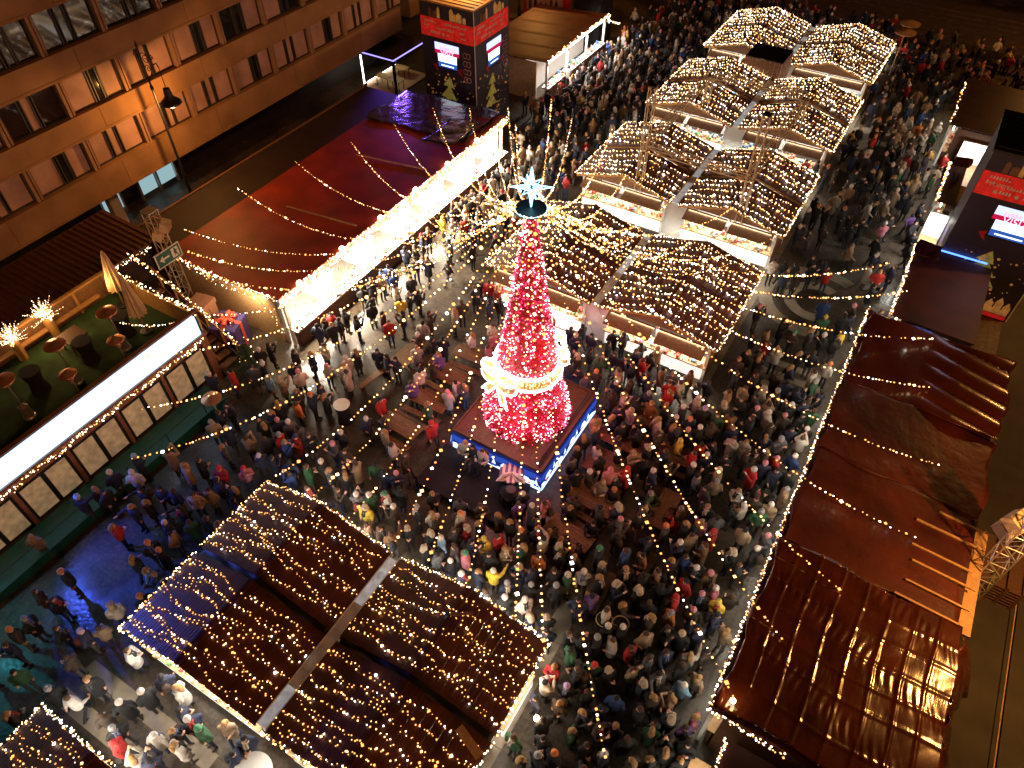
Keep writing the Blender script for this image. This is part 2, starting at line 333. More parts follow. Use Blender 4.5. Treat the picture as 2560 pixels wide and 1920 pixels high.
PEOPLE_TXT = "0.45,3.69,n,b;-0.50,3.56,n,c;-0.11,3.95,k,p;0.43,4.28,n,c;-0.66,4.14,k,p;-1.37,3.85,n,c;0.08,4.78,k,b;-1.94,3.60,k,p;0.55,5.20,n,k;-2.53,3.69,e,b;-1.40,4.44,t,b;-0.89,4.96,d,k;0.32,5.79,k,c;-0.16,5.53,n,b;-3.10,3.86,w,c;-2.30,4.58,d,o;-0.79,5.59,d,c;-1.56,5.19,n,b;-0.40,6.05,g,k;-3.13,4.65,k,c;0.26,6.71,B,p;-1.33,5.80,g,c;-2.15,5.31,k,b;-2.85,5.16,g,g;-1.93,5.82,d,o;-0.52,6.77,B,c;-1.40,6.47,k,c;-12.51,0.01,n,k;-0.25,7.35,d,p;1.00,8.13,k,p;0.21,7.71,k,b;-3.12,5.73,k,b;-13.06,-0.20,w,b;-2.72,6.02,k,g;-1.03,7.08,n,w;-10.58,1.40,n,k;-2.33,6.34,k,o;0.50,8.12,k,b;-12.21,0.70,w,b;1.00,8.63,k,k;-1.61,7.08,k,c;-13.81,-0.20,r,r;-0.62,7.83,k,c;-10.54,1.90,n,k;-2.82,6.56,k,k;-3.60,6.10,e,c;-12.93,0.55,w,w;0.47,8.62,d,k;-12.64,0.95,d,b;-2.15,7.24,e,b;-11.93,1.39,e,e;-0.09,8.48,e,b;-14.24,0.06,k,g;0.77,9.07,v,c;-1.51,7.71,d,c;-1.11,8.01,d,b;-11.44,1.90,t,b;-3.06,7.00,k,k;-12.43,1.41,n,w;0.27,9.08,n,h;0.95,9.54,p,b;-17.30,-1.34,d,b;-14.89,0.13,d,c;-2.12,7.82,k,b;-0.65,8.81,k,c;-12.94,1.46,n,k;-1.73,8.27,n,k;-14.62,0.67,k,w;-2.91,7.73,d,b;-0.40,9.36,d,b;0.07,9.68,t,b;-16.20,-0.06,w,c;-1.43,8.78,b,k;-3.60,7.49,n,k;-14.31,1.24,k,w;-2.27,8.50,k,p;-16.87,-0.20,k,g;-13.48,1.90,w,b;-2.95,8.32,k,v;0.25,10.23,l,w;-0.91,9.64,n,h;-3.59,8.05,w,k;-16.11,0.61,k,p;0.56,10.70,t,b;-14.22,1.90,n,k;-0.59,10.13,g,k;-18.39,-0.44,e,p;-2.86,8.91,k,c;-21.11,-1.99,t,k;-2.01,9.45,k,h;-1.36,9.86,t,c;-19.66,-0.99,d,g;-3.60,8.64,r,b;-0.04,10.80,k,c;-2.49,9.35,e,r;-1.06,10.44,g,c;-17.36,0.74,d,c;0.05,11.29,w,b;-0.66,10.92,n,c;0.47,11.64,d,k;-15.83,1.90,w,c;-3.38,9.41,e,k;-1.71,10.48,r,c;-19.41,-0.01,n,c;-2.33,10.39,w,c;-3.20,9.88,k,k;-2.80,10.18,k,g;-1.46,11.11,t,c;-0.45,11.74,k,t;-21.54,-0.87,d,c;-3.70,9.85,k,c;-17.65,1.54,n,v;0.02,12.15,n,c;-4.36,9.55,n,k;0.82,12.66,t,b;-19.75,0.36,d,o;-2.23,10.96,k,w;-18.54,1.20,k,c;-17.33,1.93,t,c;-0.95,11.76,k,c;-2.68,10.74,k,w;-19.72,0.86,k,g;-1.57,11.77,d,b;-5.09,9.68,n,h;-4.61,9.99,k,h;0.32,12.99,n,k;-1.04,12.31,o,g;-2.96,11.24,w,c;-0.44,12.80,d,p;-17.58,2.67,w,h;-2.56,11.73,d,b;-1.82,12.20,k,c;0.20,13.49,y,y;-3.96,11.06,n,k;-19.51,1.78,k,c;-5.55,10.14,w,w;-1.12,12.86,r,r;-6.17,9.83,k,w;-16.97,3.41,k,o;-3.62,11.43,v,p;0.54,13.92,d,c;-0.40,13.49,k,p;-6.88,9.69,g,c;-20.37,1.67,d,c;-2.34,12.48,k,h;-0.05,13.92,p,w;-4.85,11.10,k,g;-1.69,12.99,k,k;-3.06,12.27,n,h;-5.65,10.74,k,g;-6.39,10.35,n,g;-1.04,13.61,r,k;-3.68,12.18,k,p;-4.70,11.66,e,w;-7.93,9.77,n,w;-17.22,4.24,b,b;-2.41,13.12,k,k;-8.56,9.50,n,c;-20.06,2.62,k,o;-0.42,14.37,B,p;-4.29,12.13,w,w;-5.20,11.59,k,c;-5.87,11.19,n,k;-7.06,10.50,y,w;-3.03,12.94,k,b;-7.55,10.24,n,b;-9.16,9.28,k,k;-2.05,13.54,t,c;-17.72,4.23,l,b;-0.92,14.32,k,w;-6.36,11.10,n,h;0.33,15.22,k,p;-3.85,12.74,k,h;-8.58,10.06,k,w;-1.76,14.14,d,b;-18.39,4.26,k,b;-5.93,11.79,o,c;-1.42,14.56,b,c;-2.76,13.77,B,k;-8.26,10.52,p,e;-7.52,10.97,k,k;-9.15,10.03,g,k;-4.68,12.78,k,b;-0.04,15.56,k,h;-5.38,12.41,k,c;-3.35,13.62,b,p;-17.88,4.98,k,o;-4.20,13.19,n,e;0.69,16.15,k,w;-7.15,11.49,t,b;-8.75,10.56,g,c;-6.64,11.87,e,p;-9.72,10.03,k,h;-0.98,15.30,B,c;-18.38,4.96,k,o;-1.79,14.93,n,w;-8.35,11.04,n,k;-5.30,12.97,k,b;-4.74,13.35,d,b;-6.15,12.53,w,k;-9.37,10.61,l,w;-8.04,11.43,y,y;-2.87,14.54,n,k;-7.65,11.75,r,p;-22.40,2.97,t,p;-1.54,15.46,t,c;0.86,16.89,g,p;-11.06,9.81,B,c;-18.10,5.70,t,k;-0.90,15.99,r,r;-5.86,13.03,d,b;-3.96,14.23,k,c;-7.02,12.40,d,o;-9.91,10.68,k,h;0.06,16.64,t,k;-9.20,11.16,d,c;-11.56,9.77,d,c;-4.69,13.93,n,p;-5.41,13.54,e,h;-10.74,10.37,k,h;-20.14,4.78,r,b;-8.87,11.53,r,h;-12.05,9.64,t,c;-2.51,15.37,g,o;-12.70,9.34,t,c;-16.88,6.87,t,b;-7.60,12.49,k,b;-17.87,6.38,e,c;-18.67,5.90,n,w;-1.46,16.20,p,b;-8.58,11.94,n,p;-4.09,14.71,g,p;-17.37,6.77,k,c;-6.45,13.36,k,b;-1.01,16.62,g,k;-7.01,13.12,n,k;-9.35,11.84,w,o;-3.59,15.28,k,c;-8.18,12.59,g,b;-10.30,11.35,w,b;0.32,17.71,e,g;-13.56,9.40,k,o;-2.37,16.13,r,k;-6.17,13.89,k,b;-2.89,15.86,k,b;-18.63,6.61,k,k;-11.69,10.80,d,w;-12.63,10.24,y,h;-4.39,15.19,n,h;-20.25,5.70,n,b;-0.71,17.40,k,k;-10.95,11.28,k,g;-1.50,16.95,k,b;-8.90,12.54,d,c;-7.24,13.56,g,w;-0.33,17.73,w,w;0.54,18.26,t,w;-7.70,13.36,v,c;-6.87,13.90,p,c;-14.14,9.65,n,k;-20.06,6.17,k,b;-2.20,16.87,B,g;-0.02,18.20,d,c;-9.75,12.39,g,p;-17.22,7.94,k,k;-22.26,4.92,n,l;-4.91,15.41,d,k;-12.78,10.71,e,w;-18.60,7.27,t,c;-13.23,10.49,g,w;-4.39,15.85,d,o;0.47,18.75,k,k;-12.33,11.11,w,e;-7.80,13.85,k,w;-5.79,15.06,g,c;-21.68,5.59,k,k;-10.82,12.11,k,b;-3.88,16.33,g,p;-19.44,7.03,n,c;-18.36,7.75,t,c;-15.66,9.37,k,c;-12.00,11.56,k,k;-3.09,16.89,e,g;-20.57,6.43,k,p;-0.74,18.30,w,b;0.85,19.25,t,g;-14.09,10.36,d,c;-15.10,9.78,k,c;-17.54,8.33,k,b;-20.01,6.85,n,k;-0.15,18.74,k,p;-1.85,17.72,d,k;-22.18,5.55,k,b;-5.40,15.76,w,h;-4.86,16.14,n,g;-1.60,18.23,t,g;-18.38,8.25,n,k;-4.17,16.84,k,k;0.13,19.42,t,w;-0.84,18.90,k,p;-6.76,15.38,k,c;-2.33,18.09,g,k;0.73,20.02,k,k;-14.27,11.05,k,b;-22.16,6.33,n,w;-21.43,6.77,w,w;-16.15,9.95,b,c;-12.59,12.14,n,p;-6.05,16.06,d,w;-6.48,15.81,k,k;-1.70,18.72,t,w;-5.38,16.55,p,p;-0.53,19.45,r,w;-3.92,17.43,n,w;-13.06,11.97,n,k;0.24,19.93,n,k;-14.94,10.89,g,b;-4.83,16.97,r,r;-18.67,8.69,r,r;-17.93,9.22,p,r;-15.82,10.53,e,c;-19.99,8.07,t,b;-2.68,18.45,k,w;-14.19,11.63,t,c;-16.49,10.32,n,k;-0.26,20.06,n,p;-13.61,12.07,e,k;-15.43,11.01,k,w;-3.54,18.18,d,k;-4.34,17.70,k,k;-6.94,16.24,g,k;-19.75,8.57,k,c;-6.00,16.93,k,k;0.07,20.58,r,p;-17.36,10.18,n,k;-22.06,7.37,n,l;0.66,20.97,b,w;-1.71,19.57,k,c;-17.87,10.01,n,w;-1.05,20.13,d,c;-12.88,13.05,d,c;-4.94,17.80,t,b;-2.41,19.34,n,w;-21.07,8.23,t,p;-2.87,19.13,r,c;-0.43,20.63,d,b;-15.02,11.95,d,c;-3.88,18.62,n,c;-5.56,17.69,k,b;-7.04,16.95,k,b;-4.62,18.42,k,h;-13.55,13.11,w,k;-6.35,17.41,w,c;-19.54,9.61,g,b;-15.64,11.95,g,p;-2.77,19.71,r,k;-2.35,20.00,n,p;-17.39,11.03,b,b;-1.27,20.81,w,b;-18.19,10.70,k,c;-0.08,21.54,g,g;-3.60,19.43,y,y;-18.91,10.37,t,c;0.66,22.08,w,c;-5.82,18.21,k,c;-1.75,20.65,w,c;-17.25,11.50,r,n;-7.08,17.60,d,b;-17.87,11.18,r,g;-16.83,11.80,k,c;-0.65,21.49,n,b;-4.49,19.23,d,c;-15.75,12.57,k,w;-5.23,18.91,k,k;-14.32,13.59,t,b;-6.83,18.14,n,b;-3.52,20.15,k,p;0.69,22.67,k,w;0.16,22.42,n,k;-20.04,10.36,n,w;-3.14,20.47,k,w;-1.96,21.18,n,b;-4.09,19.94,n,b;-17.53,11.92,g,k;-5.93,18.90,k,k;-0.66,22.10,d,c;-12.80,14.85,r,r;-2.76,20.88,d,c;-20.67,10.18,t,g;-18.84,11.28,k,b;-18.03,11.90,g,w;-18.51,11.76,n,p;-4.79,19.97,w,b;-1.46,21.97,k,c;-3.67,20.69,k,o;-14.71,14.11,n,c;-6.48,19.05,n,b;-5.50,19.65,k,c;-15.38,13.74,n,w;-7.10,18.73,t,p;-4.22,20.50,k,w;-2.25,21.71,B,k;-2.75,21.45,e,c;-0.31,22.96,d,p;0.31,23.33,k,k;-0.94,22.67,w,w;-18.99,11.89,n,b;-20.96,10.78,n,p;0.66,23.73,e,c;-6.00,19.85,w,h;-3.32,21.45,k,v;-1.44,22.69,k,p;-4.16,21.15,n,w;-6.50,19.76,n,k;-7.10,19.47,k,k;-0.23,23.61,k,w;-20.87,11.27,n,k;-19.12,12.41,n,b;-1.06,23.22,t,c;-5.41,20.63,B,b;-2.73,22.23,g,h;-13.61,15.74,e,b;-4.85,21.03,g,b;-18.50,12.88,o,c;0.17,24.06,n,k;-15.47,14.85,r,p;-2.17,22.81,k,c;-3.79,21.91,w,w;-6.09,20.57,k,k;-18.21,13.49,n,o;-17.69,13.79,k,b;0.29,24.59,d,k;-1.69,23.42,g,k;-6.65,20.60,w,b;-5.74,21.14,n,g;-4.99,21.62,r,b;-7.10,20.37,d,k;-13.28,16.74,w,p;-2.78,23.02,t,c;-0.99,24.09,d,g;0.66,25.08,n,k;-18.94,13.38,g,b;-0.26,24.63,n,k;-2.26,23.54,t,c;-1.56,24.07,w,h;-18.23,14.11,n,k;-12.85,17.42,g,p;-4.09,22.71,n,k;-5.18,22.08,r,c;-14.89,16.31,v,c;-5.94,21.67,n,c;-4.78,22.38,w,c;0.25,25.45,e,g;-0.79,24.85,n,k;-3.74,23.14,n,c;-13.35,17.44,w,k;-6.73,21.41,d,c;-7.24,21.20,k,h;-20.02,13.56,t,h;-22.84,12.10,n,w;-20.63,13.42,l,h;-2.09,24.51,k,c;-8.56,20.70,g,c;-2.89,24.21,k,c;-19.56,14.24,w,p;-6.25,22.22,n,p;-5.31,22.80,g,b;-17.76,15.36,w,c;-1.32,25.20,d,c;-4.63,23.25,B,c;-22.22,12.75,r,k;-15.04,17.10,w,k;-8.27,21.15,d,o;0.07,26.14,w,c;-7.42,21.77,t,c;-9.02,20.89,k,k;-21.57,13.41,g,k;-5.81,22.86,t,k;-2.05,25.13,d,k;-0.90,25.90,n,p;-7.04,22.32,n,c;-20.15,14.49,k,c;-18.26,15.62,w,b;-21.28,13.82,k,w;-9.52,20.89,k,k;-18.89,15.29,w,p;0.54,26.99,w,o;-15.38,17.46,k,k;-14.90,17.84,d,c;-8.48,21.80,e,c;-6.77,22.83,r,c;-16.42,17.16,n,k;-3.09,25.15,d,b;-7.51,22.62,k,k;-18.42,16.09,w,w;-2.31,25.77,k,b;-6.59,23.30,k,k;-14.88,18.34,v,p;-16.92,17.13,n,k;-0.28,27.19,k,c;-9.48,21.69,d,h;-19.96,15.45,n,p;-2.87,25.69,k,b;-0.81,26.97,k,b;-8.07,22.64,k,c;-20.63,15.12,k,c;-7.27,23.17,n,c;-18.29,16.64,k,b;-1.73,26.59,w,h;-10.28,21.54,k,c;-17.53,17.22,n,k;-9.13,22.24,k,k;-22.17,14.44,k,w;-6.48,23.90,t,b;-12.80,20.19,p,c;-16.09,18.31,w,p;-19.74,16.13,w,c;-11.21,21.24,d,p;-13.28,20.04,p,c;-11.96,21.02,d,k;-7.28,23.82,d,k;-22.10,14.96,k,k;-2.30,26.90,r,c;-8.62,23.14,k,k;-11.01,21.78,k,c;0.33,28.62,k,k;-15.77,19.11,k,k;-15.34,19.36,n,k;-10.11,22.67,n,w;-13.35,20.80,p,b;-0.18,28.68,k,w;-12.00,21.63,B,o;-8.21,23.90,k,k;-16.51,19.01,d,w;-14.34,20.33,w,b;-10.91,22.38,k,k;-9.54,23.20,n,k;-3.01,27.11,k,c;-1.42,28.18,d,e;0.51,29.34,y,c;-8.71,23.90,k,k;-0.77,28.70,g,b;-2.55,27.76,t,c;-11.63,22.35,n,w;-10.57,23.09,n,c;-20.90,16.99,n,k;-10.15,23.46,k,k;-20.40,17.43,k,b;-13.87,21.36,w,c;-16.77,19.75,w,k;-18.23,19.00,r,c;-2.08,28.67,k,k;-11.59,23.06,k,b;-20.90,17.50,k,b;-20.40,17.93,k,k;-19.70,18.38,k,k;-0.46,30.02,e,y;0.31,30.48,k,k;-20.90,18.00,r,k;-18.82,19.29,d,k;-16.90,20.44,d,c;0.64,30.94,n,k;-18.01,19.80,d,k;-15.97,21.26,t,b;1.74,31.86,g,c;-20.65,18.60,k,c;-3.41,29.04,n,p;-19.72,19.53,k,k;-16.00,21.91,d,c;-14.88,22.71,n,k;-0.76,31.17,b,c;-14.49,23.08,k,k;-18.76,20.61,y,k;-20.06,19.90,k,k;-18.60,21.08,k,g;-18.30,21.49,k,k;-20.90,20.30,k,k;-16.08,23.23,k,c;-15.13,23.86,r,b;-19.55,21.23,w,c;1.00,33.60,k,k;-15.63,23.90,r,c;-20.90,21.04,k,k;-16.18,23.90,k,k;-19.25,22.19,k,c;-20.66,21.48,t,c;-20.17,21.93,b,k;-2.55,32.62,d,c;1.03,34.91,r,b;-20.90,21.92,b,k;-1.25,33.69,r,c;1.58,35.80,n,c;-2.04,33.66,k,k;0.50,35.19,w,c;-20.90,22.42,b,k;-2.83,33.34,k,k;-3.35,33.18,k,k;1.09,35.87,k,k;-18.45,24.30,k,c;-3.88,33.02,w,k;-19.98,23.53,k,k;-19.43,23.86,n,k;-20.90,23.92,n,k;-20.66,24.46,k,c;1.90,38.14,k,k;-19.41,25.85,k,k;-20.90,25.41,n,r;1.90,39.33,k,k;-2.95,36.69,g,c;-20.90,25.98,n,b;-3.60,36.69,n,w;0.34,39.33,p,w;-1.20,38.41,k,k;1.78,40.36,k,k;-0.76,39.02,k,c;-20.23,27.36,w,w;0.51,40.12,k,c;-20.85,27.34,y,y;-1.45,39.12,k,k;1.48,41.05,v,k;1.90,41.33,k,k;-3.58,38.38,k,w;-20.90,28.30,n,k;-2.76,39.22,k,b;-1.94,39.72,k,o;-3.25,39.11,k,o;-20.42,28.95,w,b;-20.90,28.80,d,b;-0.79,40.93,w,c;0.01,41.41,t,w;1.73,42.45,n,k;-0.49,41.33,k,b;-20.88,29.30,k,c;-20.45,29.57,k,k;-3.54,39.84,k,k;1.06,42.84,k,k;-2.64,40.72,t,c;-20.90,29.80,k,k;-20.49,30.09,w,k;-19.78,30.68,t,b;-1.17,42.01,d,c;-2.55,41.22,d,b;0.71,43.20,n,c;-20.90,30.38,d,c;-19.41,31.28,k,r;-20.47,30.64,d,c;0.23,43.09,t,w;-16.79,33.42,k,k;-20.81,31.34,r,c;-0.73,43.62,k,k;-19.46,32.41,t,c;-2.42,42.80,d,c;-20.90,31.83,k,k;-17.82,33.78,d,c;0.98,45.23,t,b;-1.71,43.62,k,k;-0.20,44.52,k,b;-20.68,32.28,w,k;-16.95,34.70,r,k;-18.54,33.75,p,c;1.79,46.11,e,k;-20.90,32.73,k,k;-1.47,44.57,k,b;0.93,46.00,t,c;-0.03,45.43,e,w;1.38,46.47,w,k;-19.20,34.16,k,c;-17.44,35.21,b,y;-20.90,33.23,k,k;-3.37,43.82,d,k;1.83,46.95,w,c;-3.87,43.75,d,o;-20.89,33.73,w,k;-4.53,43.80,k,k;-19.24,35.17,d,c;-20.90,34.23,k,k;-5.19,43.80,r,k;-20.62,34.65,d,c;0.59,47.45,d,c;2.00,48.70,r,c;0.11,47.59,r,c;-20.90,35.17,g,b;1.06,48.38,k,b;-0.87,47.87,k,k;1.12,49.07,y,k;-20.43,36.28,w,w;-2.24,47.27,w,c;-20.90,36.11,t,c;0.05,48.87,w,p;-20.02,36.85,w,b;-2.96,47.21,k,k;-0.61,48.92,k,b;-3.60,47.34,n,k;-3.20,47.65,n,k;-3.60,47.96,n,k;-1.27,49.42,k,k;-0.12,50.34,d,c;-2.25,49.07,r,o;0.44,50.91,w,c;-22.28,37.31,d,c;0.92,51.43,e,k;-21.96,37.74,w,c;-3.60,48.86,y,c;-21.83,38.52,k,b;-2.04,50.84,k,k;-1.04,51.68,t,c;-0.08,52.26,o,b;1.05,52.93,w,w;0.49,52.84,t,w;-2.49,51.06,d,o;-1.34,52.23,t,c;-21.93,39.91,k,b;-0.73,52.60,w,b;-1.96,51.86,k,b;-18.68,42.35,k,k;-3.48,51.95,d,c;-19.57,42.32,k,p;-19.15,42.57,k,c;-20.14,42.49,n,k;-22.65,40.98,d,b;-19.28,44.04,t,b;-22.95,42.36,d,r;-20.57,43.79,d,y;-21.30,43.35,n,k;-22.31,42.75,k,r;-18.67,45.46,k,k;-20.04,44.63,k,c;-23.72,42.43,t,c;-24.41,42.56,n,b;-22.47,43.72,n,g;-21.92,44.05,d,b;-20.53,44.88,d,k;-19.70,45.38,t,c;-23.03,43.39,k,c;-19.43,45.81,k,b;-21.58,44.80,d,b;-22.39,44.87,k,k;0.84,58.77,k,c;-21.33,45.50,k,b;-19.17,46.79,n,w;-20.58,45.95,k,r;-21.96,45.12,k,c;-22.82,44.61,t,w;2.55,60.35,o,o;-0.18,58.72,k,y;-20.42,46.61,k,k;-19.86,47.22,d,c;-18.73,47.90,t,k;-3.90,56.91,b,k;-23.10,45.57,r,k;-22.33,46.57,n,k;-21.52,47.09,k,w;-21.15,47.60,t,w;-22.83,46.63,w,b;2.73,62.19,o,o;1.77,61.61,k,o;-18.18,49.67,k,k;-1.93,59.69,k,p;-17.71,50.25,n,c;-20.70,48.46,n,c;-19.28,50.20,d,c;-23.70,47.69,w,c;-1.15,61.35,k,o;-20.26,49.91,g,w;-21.44,49.21,k,w;-18.71,51.15,t,c;2.26,64.31,o,o;1.24,64.00,k,o;-19.53,51.89,k,c;-20.54,51.60,n,k;-18.56,53.42,k,k;0.27,64.69,d,o;-21.79,51.81,w,b;-3.40,62.81,k,k;-4.16,62.68,n,w;-0.42,64.92,t,o;0.69,65.58,k,o;3.72,67.39,y,c;-19.28,53.63,k,o;-3.32,64.16,r,o;-21.04,53.55,d,c;-18.90,54.84,k,c;-2.50,64.65,d,o;-4.15,64.33,w,w;-1.68,65.81,k,o;-2.87,65.43,k,o;-20.69,55.10,k,c;2.91,69.91,k,p;-1.26,67.42,k,o;-22.79,55.93,y,y;-23.26,56.36,o,o;-20.14,60.43,e,w;-22.89,59.17,n,k;-22.18,60.74,r,k;-24.12,60.36,w,w;-23.28,61.65,k,c"
# ------------------------------------------------------------ ground
g = MB(); g.quad([(-260,-160,0),(200,-160,0),(200,320,0),(-260,320,0)], M['ground']); struct(g, 'ground')
g = MB()
for y in range(-4, 66, 2):
    g.box(-4.75, -4.0, y+.01, y+1.99, 0, .006, M['stone'])
struct(g, 'paving')
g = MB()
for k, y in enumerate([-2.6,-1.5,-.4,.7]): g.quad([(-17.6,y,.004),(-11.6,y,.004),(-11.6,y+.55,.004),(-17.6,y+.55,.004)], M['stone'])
for k in range(5): g.quad([(-2.6+.1*k,24.2+k*.8,.004),(.6,24.2+k*.8,.004),(.6,24.6+k*.8,.004),(-2.6+.1*k,24.6+k*.8,.004)], M['stone'])  # pale stripes painting the light that falls from the stalls
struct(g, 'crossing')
def arc_bands(cx, cy, radii, a0, a1, name):
    g = MB()
    for r0, r1 in radii:
        n = 28
        for i in range(n):
            t0 = R(a0 + (a1-a0)*i/n); t1 = R(a0 + (a1-a0)*(i+1)/n)
            g.quad([(cx+r0*math.cos(t0),cy+r0*math.sin(t0),.004),(cx+r1*math.cos(t0),cy+r1*math.sin(t0),.004),(cx+r1*math.cos(t1),cy+r1*math.sin(t1),.004),(cx+r0*math.cos(t1),cy+r0*math.sin(t1),.004)], M['stone'])
    struct(g, name)
arc_bands(-19.5, 60, [(.3,.7),(1.1,1.6),(2.1,2.7),(3.3,3.9)], 0, 360, 'paving_swirl')
arc_bands(-1.5, 50, [(1.2,2.0),(2.8,3.7)], 20, 250, 'paving_swirl')
arc_bands(-18.3, 47, [(2.0,2.6),(3.4,4.1)], 180, 380, 'paving_swirl')
arc_bands(-1.3, 33, [(1.0,1.6),(2.2,2.9)], 60, 290, 'paving_swirl')
# steps of the far side of the square
g = MB()
for k in range(7):
    g.box(-18, 30, 71.6 + k*.75, 78, .001 + k*.13, .13*(k+1), M['steps'])
tag(g.build('stone_steps'), 'wide dark stone steps along the far side of the square', 'steps')

# ------------------------------------------------------------ office building (ochre bands, recessed windows)
FX = -36.0
bt = thing('office_building', 'ochre office block with banded facade and rows of blinds along the street', 'building', (FX, 16, 0))
Y0, Y1 = -14, 44.2
zb = [(3.1,4.62), (6.38,7.55), (9.36,10.5), (12.35,13.5), (15.3,16.5)]
mb = MB()
for a, b in zb:
    y = Y0
    while y < Y1:
        mb.box(FX-1.2, FX, y+.012, min(y+6.7, Y1)-.012, a, b, M['facade']); y += 6.7
    mb.box(FX-1.3, FX-.05, Y0, Y1, a+.02, b-.02, M['facade'])
    mb.box(FX-.25, FX+.04, Y0, Y1, b-.06, b+.003, M['facade'])
    mb.box(FX-.2, FX+.03, Y0, Y1, a-.05, a+.08, M['facade'])
mb.build('wall', bt)
# upper back wall and ground floor wall
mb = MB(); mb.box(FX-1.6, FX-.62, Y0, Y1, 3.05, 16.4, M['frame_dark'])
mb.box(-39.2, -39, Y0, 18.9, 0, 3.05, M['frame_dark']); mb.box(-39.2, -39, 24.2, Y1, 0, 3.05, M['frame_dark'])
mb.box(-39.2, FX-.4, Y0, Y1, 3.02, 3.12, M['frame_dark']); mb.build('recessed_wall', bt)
mb = MB(); mb.box(-44, FX-1.2, Y0, Y1, 16.4, 16.7, M['frame_dark']); mb.box(FX-1.25,FX-.9,Y0,Y1,16.5,17.0,M['facade']); mb.build('roof', bt)
MODULE = 3.35
wr = random.Random(3)
for st, (zl, zh) in enumerate([(4.62,6.38),(7.55,9.36),(10.5,12.35),(13.5,15.3)]):
    for k in range(-9, 8):
        yp = 18.1 + MODULE*k
        if yp > Y1-1: continue
        p = MB()
        p.box(FX-.55, FX-.06, yp-.13, yp+.02, zl+.003, zh-.053, M['facade_dark']); p.box(FX-.55, FX-.1, yp+.1, yp+.2, zl+.003, zh-.053, M['facade_dark'])
        p.build('pilaster', bt)
        if st == 3 and k < -6: continue
        # a wide pane, a narrow one and a second wide one per bay
        lay = [(.3,1.55), (1.78,2.1), (2.28,3.15)] if (k+st) % 2 else [(.32,1.2), (1.42,1.8), (2.02,3.15)]
        for a, b in lay:
            f = MB(); y0, y1 = yp+a, yp+b
            x = FX-.32
            f.box(x-.06, x+.05, y0-.07, y0, zl+.08, zh-.08, M['frame_dark']); f.box(x-.06, x+.05, y1, y1+.07, zl+.08, zh-.08, M['frame_dark'])
            f.box(x-.06, x+.05, y0-.07, y1+.07, zl+.02, zl+.08, M['frame_dark']); f.box(x-.06, x+.05, y0-.07, y1+.07, zh-.08, zh-.055, M['frame_dark'])
            w = f.build('window', bt)
            dark = st >= 2 or wr.random() < (.12 if b-a > .5 else .35)
            gl = MB(); gl.box(x-.04, x-.02, y0, y1, zl+.08, zh-.08, M['glass_dark'] if dark else M['blind'])
            gl.build('pane' if dark else 'blind', w)
# lit shop front below
sf = MB(); E['shop'] = emat('lit_shop_interior', (.55,.85,.9), .55, True)
for k, y in enumerate([18.95, 20.2, 21.5, 22.9]):
    sf.box(-39.05, -38.95, y, y+1.1, .3, 2.9, E['shop'] if k != 1 else M['glass_dark'])
sfo = sf.build('shop_window', bt)
mb = MB()
for y in (18.8, 20.1, 21.4, 22.75, 24.1): mb.box(-39.1, -38.85, y-.05, y+.07, 0, 3.0, M['steel'])
mb.box(-38.2,-37.7,18.75,19.35,0,3.02,M['paint_white']); mb.build('shop_frame', bt)
# next block beyond the recess
b2 = thing('corner_building', 'short ochre building end behind the printed advertising tower', 'building', (-37, 47, 0))
mb = MB(); mb.box(-44, -36.3, 45.7, 60, 3.3, 17, M['facade']); mb.box(-44,-37.2,45.9,60,0,3.3,M['frame_dark']); mb.build('wall', b2)
for z in (5.6, 8.8, 11.8):
    mb = MB(); mb.box(-36.32,-36.24,46.6,49.2,z,z+1.7,M['frame_dark']); w = mb.build('window', b2)
    mb = MB(); mb.box(-36.25,-36.2,46.75,49.05,z+.12,z+1.58,M['glass_dark']); mb.build('pane', w)

